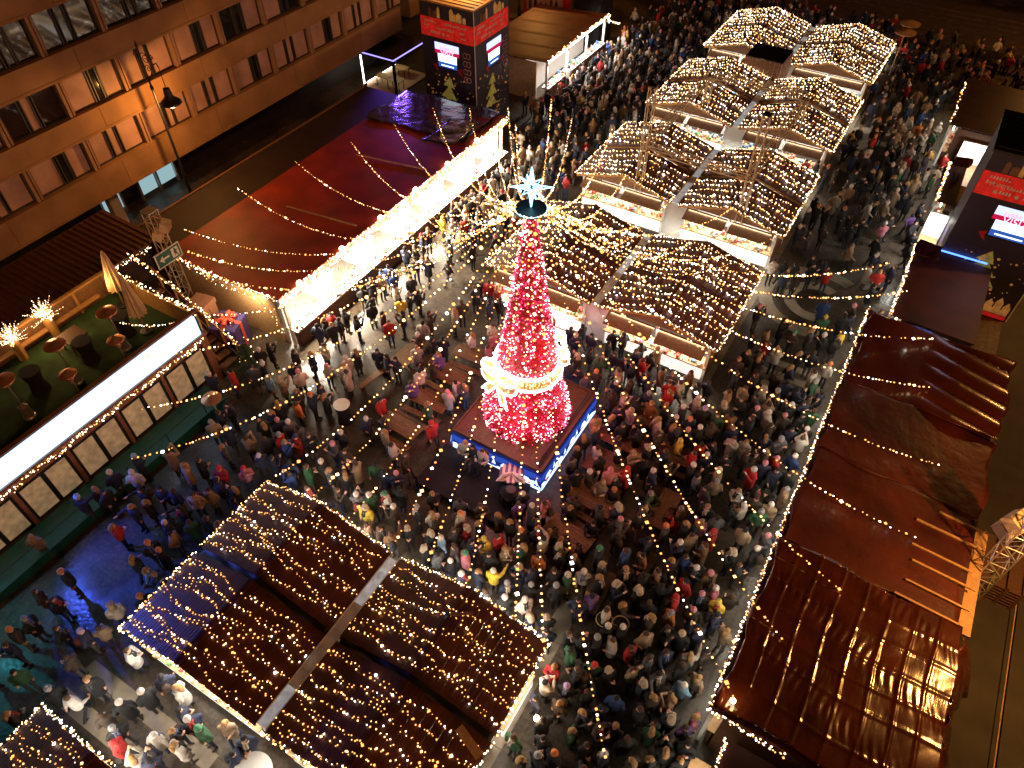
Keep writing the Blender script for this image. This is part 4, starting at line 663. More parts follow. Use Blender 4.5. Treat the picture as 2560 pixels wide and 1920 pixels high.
# ------------------------------------------------------------ advertising towers
def ad_tower(x0, x1, y0, y1, label, right=False):
    dz = .5 if right else 0; H = 7.75+dz
    t = thing('advertising_tower', label, 'advertising tower', ((x0+x1)/2, (y0+y1)/2, 0), 'printed advertising towers')
    mb = MB(); mb.box(x0,x1,y0,y1,0,H,M['navy']); mb.build('body', t)
    mb = MB(); mb.box(x0-.06,x1+.06,y0-.06,y1+.06,H+.003,H+.12,M['wood_orange'] if not right else M['black']); 
    for k in range(9): mb.bar((x0+.1,y0+.3+k*.45,H+.15),(x1-.1,y0+.3+k*.45,H+.15),.06,.05,M['wood_pale'] if not right else M['black'])
    mb.build('top_deck', t)
    W = x1-x0
    faces = [(Vector((x0,y0-.004,0)), Vector((1,0,0)), Vector((0,-1,0))), (Vector((x1+.004,y0,0)), Vector((0,1,0)), Vector((1,0,0)))]
    for fi, (o, u, nrm) in enumerate(faces):
        def pl(pts, m, d, mb): 
            q = [o+u*a+Vector((0,0,b))+nrm*d for a, b in pts]
            mb.slab(q, .012, m)
        def disc(a, b, r, m, d, mb, n=12, r2=None):
            pl([(a+r*math.cos(2*math.pi*k/n), b+(r2 or r)*math.sin(2*math.pi*k/n)) for k in range(n)], m, d, mb)
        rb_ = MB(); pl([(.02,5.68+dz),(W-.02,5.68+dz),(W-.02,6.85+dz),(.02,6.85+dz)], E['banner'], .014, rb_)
        mb = MB(); pl([(.02,6.87+dz),(W-.02,6.87+dz),(W-.02,7.74+dz),(.02,7.74+dz)], M['navy'], .012, mb)   # city silhouettes of the upper frieze
        for a, w, h in [(.7,.22,.6),(1.0,.35,.45),(1.35,.2,.7),(2.3,.3,.75),(2.6,.16,.5),(2.8,.4,.6),(3.3,.22,.4)]:
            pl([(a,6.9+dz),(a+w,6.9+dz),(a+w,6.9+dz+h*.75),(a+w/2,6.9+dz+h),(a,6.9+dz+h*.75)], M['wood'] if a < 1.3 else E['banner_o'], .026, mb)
        mb.build('frieze_print', t)
        # screen
        sx0, sx1 = (.95,2.95) if fi == 0 else (1.3,3.2)
        if right: sx0, sx1 = 1.2, 3.4
        mb = MB(); pl([(sx0,3.75+dz),(sx1,3.75+dz),(sx1,5.45+dz),(sx0,5.45+dz)], M['black'], .02, mb); mb.build('screen_frame', t)
        sc_ = [(3.85,4.2,'scr_blue'),(4.2,4.7,'scr_white'),(4.7,4.95,'scr_red'),(4.95,5.4,'scr_sky')]
        mb = MB()
        for a, b, k in sc_:
            ins = .0 if b > 4.9 else .22
            pl([(sx0+.06+ins,a+dz),(sx1-.06-ins,a+dz),(sx1-.06-ins*.9,b+dz),(sx0+.06+ins*.9,b+dz)], E[k], .034, mb)
        pl([(sx0+.5,3.95+dz),(sx1-.5,3.95+dz),(sx1-.5,4.02+dz),(sx0+.5,4.02+dz)], E['scr_white'], .05, mb)
        so = mb.build('screen', t)
        if fi == 0 or right:
            text_mesh('EVERY CO', .27, E['scr_text'], o+u*(sx0+.45)+Vector((0,0,4.98+dz))+nrm*.05, u, (0,0,1), t)
            text_mesh('VISIT', .5, E['scr_text2'], o+u*(sx0+.5)+Vector((0,0,4.62+dz))+nrm*.05, u, (0,0,1), t)
        mb = MB()   # flame-like curl under the screen
        for a in [sx0-.15, sx1-.25]:
            mb = MB(); pl([(a,3.9+dz),(a+.2,3.65+dz),(a+.42,3.5+dz),(a+.3,3.8+dz),(a+.36,4.05+dz),(a+.15,3.95+dz)], M['banner_red'], .05, mb); mb.build('screen_swag', t)
        # printed logos on the red banner: white wavy lines and marks
        mb = rb_; r = random.Random(5)
        for z, segs in ((6.55,[(.35,.95),(1.9,1.7)]),(6.3,[(.3,.5)]),(6.22,[(1.2,1.5),(3.0,.5)]),(5.92,[(1.0,.55),(2.0,.3),(3.1,.4)])):
            for a, L in segs:
                n = int(L/.13)
                for k in range(n):
                    h = r.uniform(.07,.15); pl([(a+k*.13,z+dz),(a+k*.13+.09,z+dz),(a+k*.13+.09,z+h+dz),(a+k*.13+.03,z+h*1.1+dz)], M['print_white'], .03, mb)
        for a, z in ((.85,5.97),(1.75,5.95)): disc(a, z+dz, .09, M['print_white'], .03, mb)
        mb.build('red_banner', t)
        if not right:
            mb = MB()
            for k in range(4):
                z = 4.95-.52*k
                for da in (0,.26): 
                    n = 12; c0 = 3.35 if fi == 0 else 3.55
                    disc(c0+da, z, .17, M['print_pink'], .02, mb, 12, .2); disc(c0+da, z, .11, M['navy'], .034, mb, 12, .14)
            mb.build('icon_row', t)
        mb = MB(); pl([(.02,.02),(W-.02,.02),(W-.02,3.6),(.02,3.6)], M['navy'], .012, mb)
        tr = [(1.95,.45,2.65,3.3),(1.9,.62,1.85,2.7),(1.75,.75,1.15,1.95)] if not right else [(1.95,.42,3.0,3.58),(1.95,.75,2.3,3.1),(2.1,.8,1.75,2.5)]
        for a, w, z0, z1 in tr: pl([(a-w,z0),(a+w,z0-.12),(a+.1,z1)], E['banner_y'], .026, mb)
        r = random.Random(11+fi)
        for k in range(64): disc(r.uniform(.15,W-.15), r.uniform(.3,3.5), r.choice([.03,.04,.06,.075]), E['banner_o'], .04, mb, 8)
        if right:
            for a, h in ((2.95,.6),(3.35,.8),(3.75,.6)):
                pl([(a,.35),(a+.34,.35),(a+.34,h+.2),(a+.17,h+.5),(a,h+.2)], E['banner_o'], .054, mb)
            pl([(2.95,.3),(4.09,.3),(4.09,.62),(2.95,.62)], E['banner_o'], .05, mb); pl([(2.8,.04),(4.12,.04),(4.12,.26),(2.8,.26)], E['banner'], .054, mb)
        mb.build('printed_panel', t)
        if right:
            text_mesh('TOPEJTA', .26, M['print_white'], o+u*.45+Vector((0,0,6.2+dz))+nrm*.03, u, (0,0,1), t)
    mb = MB(); mb.tube([(x1+.02,y0-.02,0),(x1+.02,y0-.02,H)], .03, M['paint_white'], 5); mb.build('corner_strip', t)
    return t
E['banner'] = lit_blind('backlit_red_banner', (.62,.016,.012), .35); E['banner_y'] = lit_blind('backlit_olive_print', (.3,.26,.05), .3); E['banner_o'] = lit_blind('backlit_orange_print', (.5,.24,.06), .3)  # glow put into banner and prints, which only catch outside light
E['scr_sky'] = emat('screen_sky', (.55,.6,1), 1.6); E['scr_red'] = emat('screen_red', (.6,.01,.06), 1.0); E['scr_white'] = emat('screen_white', (.75,.9,1), 2.4)
E['scr_blue'] = emat('screen_blue', (.03,.09,.4), 1.2); E['scr_text'] = emat('screen_letters', (1,.3,.25), 1.6, False); E['scr_text2'] = emat('screen_big_letters', (1,.5,.7), 2, False)
ad_tower(-30.2, -26.1, 39.0, 43.2, 'navy advertising tower with red banner and screens behind the long stall')
ad_tower(3.2, 7.4, 36.4, 40.6, 'navy advertising tower with yellow printed tree at the right edge', True)
light('AREA','tower_top_lamp',(-27.4,41,9.6),260,(1,.55,.22),.5,target=(-28,41,7.8))
mb = MB(); mb.tube([(2.9,36.28,2.9),(5.3,36.28,2.9)], .05, E['blue_led'], 6); tag(mb.build('led_strip'), 'blue led strip along the roof edge at the right tower foot', 'led strip')

# pergola with violet LED edge
t = thing('pergola', 'small flat pergola with violet led edges beside the tower', 'pergola', (-35.2, 42.4, 0))
mb = MB(); mb.box(-37,-33.9,40.2,44.2,2.55,2.68,M['tarp_black']); mb.build('roof', t)
for x, y in ((-33.98,40.28),(-33.98,44.1),(-36.9,40.3),(-36.9,44.1)):
    mb = MB(); mb.box(x-.08,x+.08,y-.08,y+.08,0,2.55,M['black']); mb.build('post', t)
mb = MB(); mb.tube([(-36.9,40.13,2.66),(-33.84,40.13,2.66)], .045, E['purple'], 6); mb.tube([(-33.83,40.14,2.66),(-33.83,44.2,2.66)], .045, E['purple'], 6); mb.build('led_edge', t)
mb = MB(); mb.box(-37.2,-33.9,40.2,44.2,.005,.12,M['wood_pale']); mb.build('floor', t)
mb = MB(); mb.tube([(-36.9,40.2,.3),(-36.9,40.2,2.4)], .06, E['rim'], 6); mb.tube([(-36.9,40.3,.25),(-36.9,44,.25)], .05, E['rim'], 6); mb.build('lamp_tube', t)
light('POINT','pergola_light',(-35.6,42,2.2),45,(1,.95,.6),.2); light('SPOT','pergola_violet',(-33.6,39.9,4.2),900,(.22,.1,1),.3,target=(-26,33.5,2.8),spread=75)
for k, (x, y) in enumerate([(-35.6,41.0),(-35.4,42.8),(-34.5,40.9)]):
    t2 = thing('cafe_table', ['pale table by the lit corner of the pergola','pale table under the back of the pergola','pale table by the pergola corner post'][k], 'table', (x,y,.12), 'pergola tables')
    mb = MB(); mb.box(x-.6,x+.6,y-.35,y+.35,.84,.88,M['wood_pale']); mb.build('tabletop', t2)
    for sx in (-.5,.5):
        for sy in (-.28,.28): mb = MB(); mb.box(x+sx-.02,x+sx+.02,y+sy-.02,y+sy+.02,.12,.84,M['black']); mb.build('leg', t2)

# far stall row beyond the tower
t = thing('far_market_stall', 'brown-roofed stall with lit counter beyond the left tower', 'market stall', (-27, 49, 0))
mb = MB()
for k in range(24):
    ya, yb = 44.7+.41*k, 44.7+.41*(k+1); mb.slab([(-30.2,ya,2.7),(-23.9,ya,3.1),(-23.9,yb+.02,3.112),(-30.2,yb+.02,2.712)], .06, M['far_roof'] if k % 5 else M['wood'])
mb.build('roof', t)
mb = MB(); mb.box(-30,-24.9,44.95,45.05,0,2.7,M['fabric_cream']); mb.box(-25.9,-25.8,45.1,54.3,0,2.9,M['paint_white']); mb.build('wall', t)
mb = MB(); mb.slab([(-28.4+.5*math.cos(a*.3927),44.9,1.2+.8*math.sin(a*.3927)) for a in range(9)]+[(-28.9,44.9,.1),(-27.9,44.9,.1)], .02, M['wood_dark']); mb.build('arched_door', t)
mb = MB(); mb.box(-24.5,-23.9,45,54.3,.98,1.06,M['paint_white']); mb.box(-24.1,-24.0,45,54.3,0,.97,M['wood']); mb.build('counter', t)
for y in (45.1,48.2,51.3,54.3): mb = MB(); mb.box(-24.2,-24.05,y-.07,y+.07,0,3.0,M['paint_white']); mb.build('post', t)
mb = MB(); mb.tube([(-24.2,45.2,2.7),(-24.2,54.2,2.7)], .05, E['tube'], 6); mb.build('lamp_tube', t)
for y in (46.5,49.6,52.7): light('AREA','stall_strip_light',(-23.9,y,2.7),230,(1,.93,.85),2.6,target=(-22.4,y,0),size_y=.3)
goods((-24.5,-23.95,45.2,54.1), 1.062, 'wares on the far stall counter', 90)
string_lights('bulb cluster at the far corner of the brown-roofed far stall', [(-23.85,44.9,3.1),(-23.85,50,3.1),(-23.85,54.5,3.1),(-24.2,55,2.4),(-23.6,56,2.0)], spacing=.06, size=.045, jitter=.12)
t = thing('poster_board', 'red framed board with pink photograph behind the far stall', 'poster board', (-28.5, 53, 0))
mb = MB(); mb.box(-31.8,-27.6,55.0,55.2,0,4.4,M['banner_red']); mb.build('frame', t)
mb = MB(); mb.box(-31.5,-28.2,54.95,54.996,2.0,3.9,M['print_pink']); mb.build('photo', t)
mb = MB(); r = random.Random(2)
for k in range(6):
    a = -31.3+.48*k; h = r.uniform(.7,1.3); mb.slab([(a,54.94,2.05),(a+.3,54.94,2.05),(a+.27,54.94,2.05+h*.7),(a+.15,54.94,2.05+h),(a+.04,54.94,2.05+h*.7)], .01, M['black'] if k%2 else M['wood_dark'])
mb.build('photo_print', t)
t = thing('dark_kiosk', 'dark box kiosk beside the red poster board', 'kiosk', (-26, 56.2, 0))
mb = MB(); mb.box(-27.4,-25.0,55.3,57.6,0,4.0,M['black']); mb.build('body', t); mb = MB(); mb.box(-27.5,-24.9,55.2,57.7,4.003,4.12,M['wood_dark']); mb.build('roof', t)

# blue floodlight on the cabin parapet washing the lane and the nearest roof
t = thing('floodlight', 'small blue floodlight clamped on the cabin parapet above the sign', 'floodlight', (-23.7,3.2,4.2))
mb = MB(); q = Matrix.Rotation(R(35),3,'Y'); mb.obox((-23.62,3.2,4.36), (.1,.16,.12), q, M['black']); mb.build('housing', t); mb = MB(); mb.obox(Vector((-23.62,3.2,4.36))+q@Vector((.106,0,0)), (.005,.13,.1), q, E['blue_led']); mb.build('lens', t)
light('SPOT','blue_flood',(-23.45,3.2,4.25),1500,(.05,.11,1),.15,target=(-17.2,4.8,1.2),spread=92)
light('SPOT','teal_flood',(-23.45,-1.0,4.2),420,(.0,.5,.6),.15,target=(-19.3,.6,0),spread=70)

street_lamp(-33.4, 57.0, 'black street lamp far off behind the poster board', h=9.9, power=900)  # added lamp, no source seen, brightens the far stall and poster
# ------------------------------------------------------------ right hand stalls under tarpaulins
RX0, RX1 = 1.1, 7.05
zr = lambda x, y: 3.06 - (x-RX0)*.075
def right_stall(name_lab, x0, x1, y0, y1, zf, roofm=None):
    t = thing('long_market_stall', name_lab, 'market stall', ((x0+x1)/2, (y0+y1)/2, 0))
    mb = MB(); mb.slab([(x0,y0,zf(x0,y0)),(x1,y0,zf(x1,y0)),(x1,y1,zf(x1,y1)),(x0,y1,zf(x0,y1))], .08, roofm or M['roof_maroon']); mb.build('roof', t)
    mb = MB(); mb.box(x1-.15,x1-.05,y0+.1,y1-.1,0,zf(x1,0)-.09,M['wood_dark']); mb.box(x0+.5,x1-.16,y0+.1,y0+.2,0,zf(x1,0)-.1,M['wood_dark']); mb.box(x0+.5,x1-.16,y1-.2,y1-.1,0,zf(x1,0)-.1,M['wood_dark']); mb.build('wall', t)
    mb = MB(); mb.box(x0+.25,x0+.85,y0+.2,y1-.2,1.0,1.07,M['wood_pale']); mb.box(x0+.35,x0+.45,y0+.2,y1-.2,0,.99,M['wood_dark']); mb.build('counter', t)
    mb = MB(); mb.box(x0-.02,x0+.08,y0,y1,zf(x0,0)-.35,zf(x0,0)-.085,M['paint_white']); mb.build('fascia', t)
    n = max(2, int((y1-y0)/3.3))
    for k in range(n+1):
        y = y0+.2+(y1-y0-.4)*k/n; mb = MB(); mb.box(x0+.1,x0+.22,y-.06,y+.06,0,zf(x0,0)-.36,M['paint_white']); mb.build('post', t)
    mb = MB(); mb.tube([(x0+.3,y0+.3,zf(x0,0)-.45),(x0+.3,y1-.3,zf(x0,0)-.45)], .04, E['tube'], 6); mb.build('lamp_tube', t)
    for k in range(n):
        y = y0+(y1-y0)*(k+.5)/n; light('AREA','stall_strip_light',(x0+.12,y,zf(x0,0)-.42),36,(1,.86,.64),(y1-y0)/n*.85,target=(x0-1.4,y,0),size_y=.2)
    goods((x0+.3,x0+.8,y0+.3,y1-.3), 1.072, 'wares along the counter of the '+name_lab.split(' ')[0]+' right-hand stall', int((y1-y0)*6))
    return t
right_stall('longest red tarpaulin-roofed stall along the right side', RX0, RX1, 9.35, 29.7, zr)
right_stall('second red-roofed stall set back before the right tower', 2.05, 5.6, 30.0, 36.1, lambda x,y: 2.95-(x-2)*.04)
right_stall('narrow dark-roofed stall beside the right tower', 2.25, 3.15, 40.9, 45.6, lambda x,y: 2.9-(x-2)*.02)
right_stall('farthest red-roofed stall on the right near the steps', 1.5, 7.4, 50.2, 57.6, lambda x,y: 2.9-(x-2)*.02)
t = thing('lit_kiosk', 'glaring white kiosk box between two right-hand stalls', 'kiosk', (3.2,47.8,0))
mb = MB(); mb.box(2.6,4.6,46.6,49.6,0,1.1,M['wood']); mb.build('base', t); mb = MB(); mb.box(2.6,4.6,49.5,49.6,1.1,2.4,M['paint_white']); mb.build('back_panel', t); mb = MB(); mb.box(4.5,4.6,46.6,49.49,1.1,2.4,M['paint_white']); mb.build('side_panel', t)
mb = MB(); mb.tube([(2.8,49.3,2.2),(4.4,49.3,2.2)], .05, E['tube'], 6); mb.build('lamp_tube', t)
light('AREA','kiosk_light',(3.5,48.2,2.5),160,(1,.95,.88),1.4,target=(3.4,48.6,0),size_y=1)
t = thing('lit_kiosk', 'bright kiosk counter just above the set-back right stall', 'kiosk', (2.9,39,0))
mb = MB(); mb.box(2.2,3.1,38.6,40.2,0,1.1,M['wood_pale']); mb.build('counter', t); mb = MB(); mb.box(2.2,3.15,40.3,40.4,0,2.5,M['paint_white']); mb.build('back_panel', t); mb = MB(); mb.box(2.2,3.1,36.9,38.5,0,.9,M['wood']); mb.build('chest', t)
mb = MB(); mb.tube([(2.3,40.25,2.3),(3.0,40.25,2.3)], .05, E['tube'], 6); mb.build('lamp_tube', t)
light('AREA','kiosk_light',(2.6,39.2,2.7),130,(1,.95,.85),.8,target=(2.4,39.2,0),size_y=1)
# tarpaulins lying on the long right roof
def creases(x, y):
    h = 0
    for c in (1.85, 2.6, 3.4, 4.2, 5.0, 5.8, 6.5): h += .034*math.exp(-((x-c-.04*math.sin(y*1.3))/.05)**2)
    for c in (10.4, 11.7, 12.5, 13.3, 14.2, 15.0): h += .025*math.exp(-((y-c-.1*math.sin(x*1.1))/.05)**2)
    h += .012*math.sin(x*23+2*math.sin(y*3))*max(0, math.sin(y*2.6+x))**2
    return h
tarp('tarpaulin', 'creased glossy plastic film tied over the near end of the right roof', 1.25, 7.2, 9.5, 15.95, zr, M['film'], 150, 110, .05, 3, creases)
tarp('tarpaulin', 'smooth red tarpaulin under the row of battens on the right roof', 1.2, 6.9, 15.9, 20.62, zr, M['tarp_red'], 40, 34, .015, 5)
tarp('tarpaulin', 'slack red tarpaulin midway along the right roof', 1.2, 7.1, 20.55, 24.75, zr, M['tarp_red'], 60, 50, .03, 6, lambda x,y: .006*math.sin(y*2.2+.8*x))
tarp('tarpaulin', 'rippled tarpaulin with golden folds at the back of the right roof', 1.25, 7.2, 24.65, 29.6, zr, M['tarp_gold'], 90, 80, .03, 8, lambda x,y: .2*abs(math.sin((y+.2*x)*3.1))**.7*max(0,min(1,(x-3.8)/1.5)))
tarp('tarpaulin', 'bunched clear plastic sheet rolled at the tower end of the second right roof', 2.1, 3.2, 34.9, 36.2, lambda x,y: 3.0, M['film'], 26, 26, .16, 12)
tarp('tarpaulin', 'bunched clear plastic sheet on the narrow right stall roof', 2.3, 3.2, 44.6, 45.9, lambda x,y: 2.95, M['film'], 26, 26, .16, 13)
# hanging plastic skirt at the back corner
mb = MB(); n = 60; vs = []
for i in range(n+1):
    y = 9.6+6.1*i/n
    for j in range(9):
        s = j/8; vs.append((7.2+.9*s+.09*math.sin(y*9+s*3)+.25*s*math.sin(y*1.3), y+.1*math.sin(s*6+y*4), zr(7.2,0)+.06-2.2*s**1.4))
mb.add(vs, [(i*9+j, i*9+j+1, (i+1)*9+j+1, (i+1)*9+j) for i in range(n) for j in range(8)], M['film']); o = mb.build('plastic_skirt', smooth=True)
md = o.modifiers.new('t','SOLIDIFY'); md.thickness = .01; tag(o, 'loose plastic film hanging down behind the near right stall', 'tarpaulin')
ORD = ['first','second','third','fourth','fifth','sixth','seventh','eighth','ninth','tenth','eleventh','twelfth','thirteenth']
bat = [(5.76,20.07,7.3),(5.1,19.3,7.3),(5.15,18.2,7.12),(5.27,17.55,7.32),(5.23,16.69,7.25),(5.0,16.0,7.0)]
for k, (x0, y, x1) in enumerate(bat):
    mb = MB(); mb.bar((x0,y,zr(x0,y)+.13),(x1,y,zr(x1,y)+.13),.075,.06,M['wood_pale']); o = mb.build('batten')
    tag(o, ORD[k]+' pale batten counted from the mast along the right roof', 'batten', 'battens in a row on the right roof')
mb = MB(); mb.box(6.95,7.5,15.95,20.3,2.35,2.44,M['wood_pale']); tag(mb.build('plank_ledge'), 'tan plank ledge along the back edge of the right roof', 'ledge')
string_lights('thick warm garland along the front eave of the longest right stall', [(1.08+.02*(i%2),9.3+.5*i,3.04) for i in range(42)], spacing=.05, size=.03, jitter=.06, name='garland', cat='garland')
string_lights('thick warm garland round the near end of the longest right stall', [(1.1,9.28,3.04),(2.6,9.26,2.95),(3.4,9.26,2.9)], spacing=.05, size=.034, jitter=.06, name='garland', cat='garland')
string_lights('garland along the front eave of the second right stall', [(2.03,30+.5*i,2.95) for i in range(13)], spacing=.055, size=.036, jitter=.06, name='garland', cat='garland')
string_lights('garland along the eave of the narrow stall by the right tower', [(2.22,40.9+.5*i,2.9) for i in range(10)], spacing=.06, size=.045, jitter=.06, name='garland', cat='garland')
string_lights('sparse bulbs along the farthest right stall eave', [(1.48,50.2+.5*i,2.9) for i in range(15)], spacing=.35, size=.05, jitter=.06)
# low stall at the bottom right corner
t = thing('market_stall', 'low maroon-roofed stall below the near end of the right roof', 'market stall', (3, 7.5, 0))
mb = MB()
for k in range(14): mb.slab([(1.9,5.2+.28*k,2.2),(7,5.2+.28*k,2.2),(7,5.5+.28*k,2.215),(1.9,5.5+.28*k,2.215)], .05, M['roof_maroon'])
mb.build('roof', t); mb = MB(); mb.box(2.1,6.9,5.3,9.0,0,2.14,M['wood_dark']); mb.build('wall', t)
mb = MB(); mb.box(1.25,1.85,5.4,8.6,1.0,1.08,M['wood_pale']); mb.box(1.35,1.45,5.4,8.6,0,.99,M['wood_pale']); mb.build('counter', t)
string_lights('garland down the front edge of the low maroon stall', [(1.88,9.1,2.3),(1.88,7.5,2.28),(1.88,5.3,2.28)], spacing=.05, size=.034, jitter=.06, name='garland', cat='garland')
light('AREA','stall_strip_light',(1.8,7,2.1),60,(1,.9,.7),2.4,target=(.9,7,0),size_y=.15)
mb = MB(); mb.lathe((1.6,9.8,zr(1.6,0)+.06), [(.05,0),(.05,.1)], M['black'], 8); o = tag(mb.build('roof_lamp'), 'single glowing bulb standing on the near corner of the right roof', 'lamp')
mb = MB(); mb.ball((1.6,9.8,zr(1.6,0)+.24), .09, E['globe'], 10, 7); mb.build('bulb', o); light('POINT','roof_bulb_light',(1.6,9.8,zr(1.6,0)+.4),14,(1,.5,.15),.09)
# truss mast with lamp and street lights at the back on the right
t = thing('truss_mast', 'lattice truss mast rising behind the battens at the right edge', 'mast', (7.75, 18.9, 0))
mb = MB(); truss(mb, (7.75,18.9,0), (7.75,18.9,7.2), .55, M['steel'], .5, .03, .017); mb.build('lattice', t)
mb = MB(); q = Matrix.Rotation(R(-30),3,'Z') @ Matrix.Rotation(R(25),3,'Y')
for dz, dy in ((4.6,.5),(3.9,.7)): mb.obox((7.55,18.9+dy,dz), (.3,.36,.22), q, M['fabric_cream'])
mb.build('loudspeaker', t)
t = thing('storage_pallets', 'dark stacked pallets behind the right stall beside the mast', 'pallets', (8.6, 19, 0))
mb = MB()
for k in range(7): mb.box(7.75,9.4,19.5,21.7,.16*k+.01,.16*k+.05,M['wood_dark']); [mb.box(7.8+.5*j,7.9+.5*j,19.5,21.7,.16*k+.052,.16*k+.165,M['wood_dark']) for j in range(4)]
mb.build('stack', t)
mb = MB(); mb.tube(sagline((9.4,2,.4),(9.45,36,.4),.0,4), .018, M['wood_pale'], 5); tag(mb.build('rope'), 'thin pale rope stretched along the pavement behind the right stall', 'rope')
g = MB(); g.box(9.6,60,-60,80,.0,.12,M['asphalt']); g.quad([(7.3,-60,.004),(9.6,-60,.004),(9.6,80,.004),(7.3,80,.004)], M['asphalt']); struct(g, 'pavement')
street_lamp(11.2, 16.9, 'black street lamp out on the right pavement by the film-covered roof', adir=(-1,-.1), h=10.4, arm=1.4, power=2600)
street_lamp(12.4, 38.0, 'black street lamp on the right pavement beyond the tower', adir=(-1,-.1), h=10.4, arm=1.4, power=2000)
street_lamp(9.5, 66.0, 'black street lamp on the far right by the wide steps', adir=(-1,-.1), h=10, arm=1.4, power=900)
# bare tree on the right pavement whose shade falls on the far film
t = thing('bare_tree', 'bare winter tree standing behind the right roof', 'tree', (9.6, 26.5, 0))
def branch(mb, p, d, L, r, depth):
    q = p + d*L; mb.tube([p, p.lerp(q,.5)+Vector((rnd.uniform(-.05,.05),)*3)*L, q], [r, r*.8, r*.6], M['trunk'], 5, cap=False)
    if depth:
        for k in range(3): 
            nd = (d + Vector((rnd.uniform(-.8,.8), rnd.uniform(-.8,.8), rnd.uniform(-.1,.6)))).normalized(); branch(mb, p.lerp(q, rnd.uniform(.6,1)), nd, L*.68, r*.58, depth-1)
mb = MB(); branch(mb, Vector((9.6,26.5,0)), Vector((-.03,0,1)), 2.4, .13, 0); mb.build('trunk', t)
mb = MB(); [branch(mb, Vector((9.53,26.5,2.2)), Vector((rnd.uniform(-.5,.5),rnd.uniform(-.6,.6),1)).normalized(), 1.3, .07, 3) for k in range(3)]; mb.build('crown', t)
# top right: a lamp stand with twin discs by the far hut corner
t = thing('patio_heater', 'twin-disc orange-lit patio heater beside the farthest right hut', 'patio heater', (-3.6,62.6,0), 'patio heaters')
mb = MB(); mb.tube([(-3.6,62.6,0),(-3.6,62.6,3.2)], .05, M['wood_pale'], 6); mb.build('pole', t)
mb = MB(); mb.lathe((-3.6,62.6,3.1), [(.1,.2),(.75,.0),(.8,.08),(.1,.3)], M['wood_pale'], 14); mb.lathe((-3.5,62.7,3.7), [(.1,.2),(.7,.0),(.75,.08),(.1,.3)], M['wood_pale'], 14); mb.build('reflector', t)
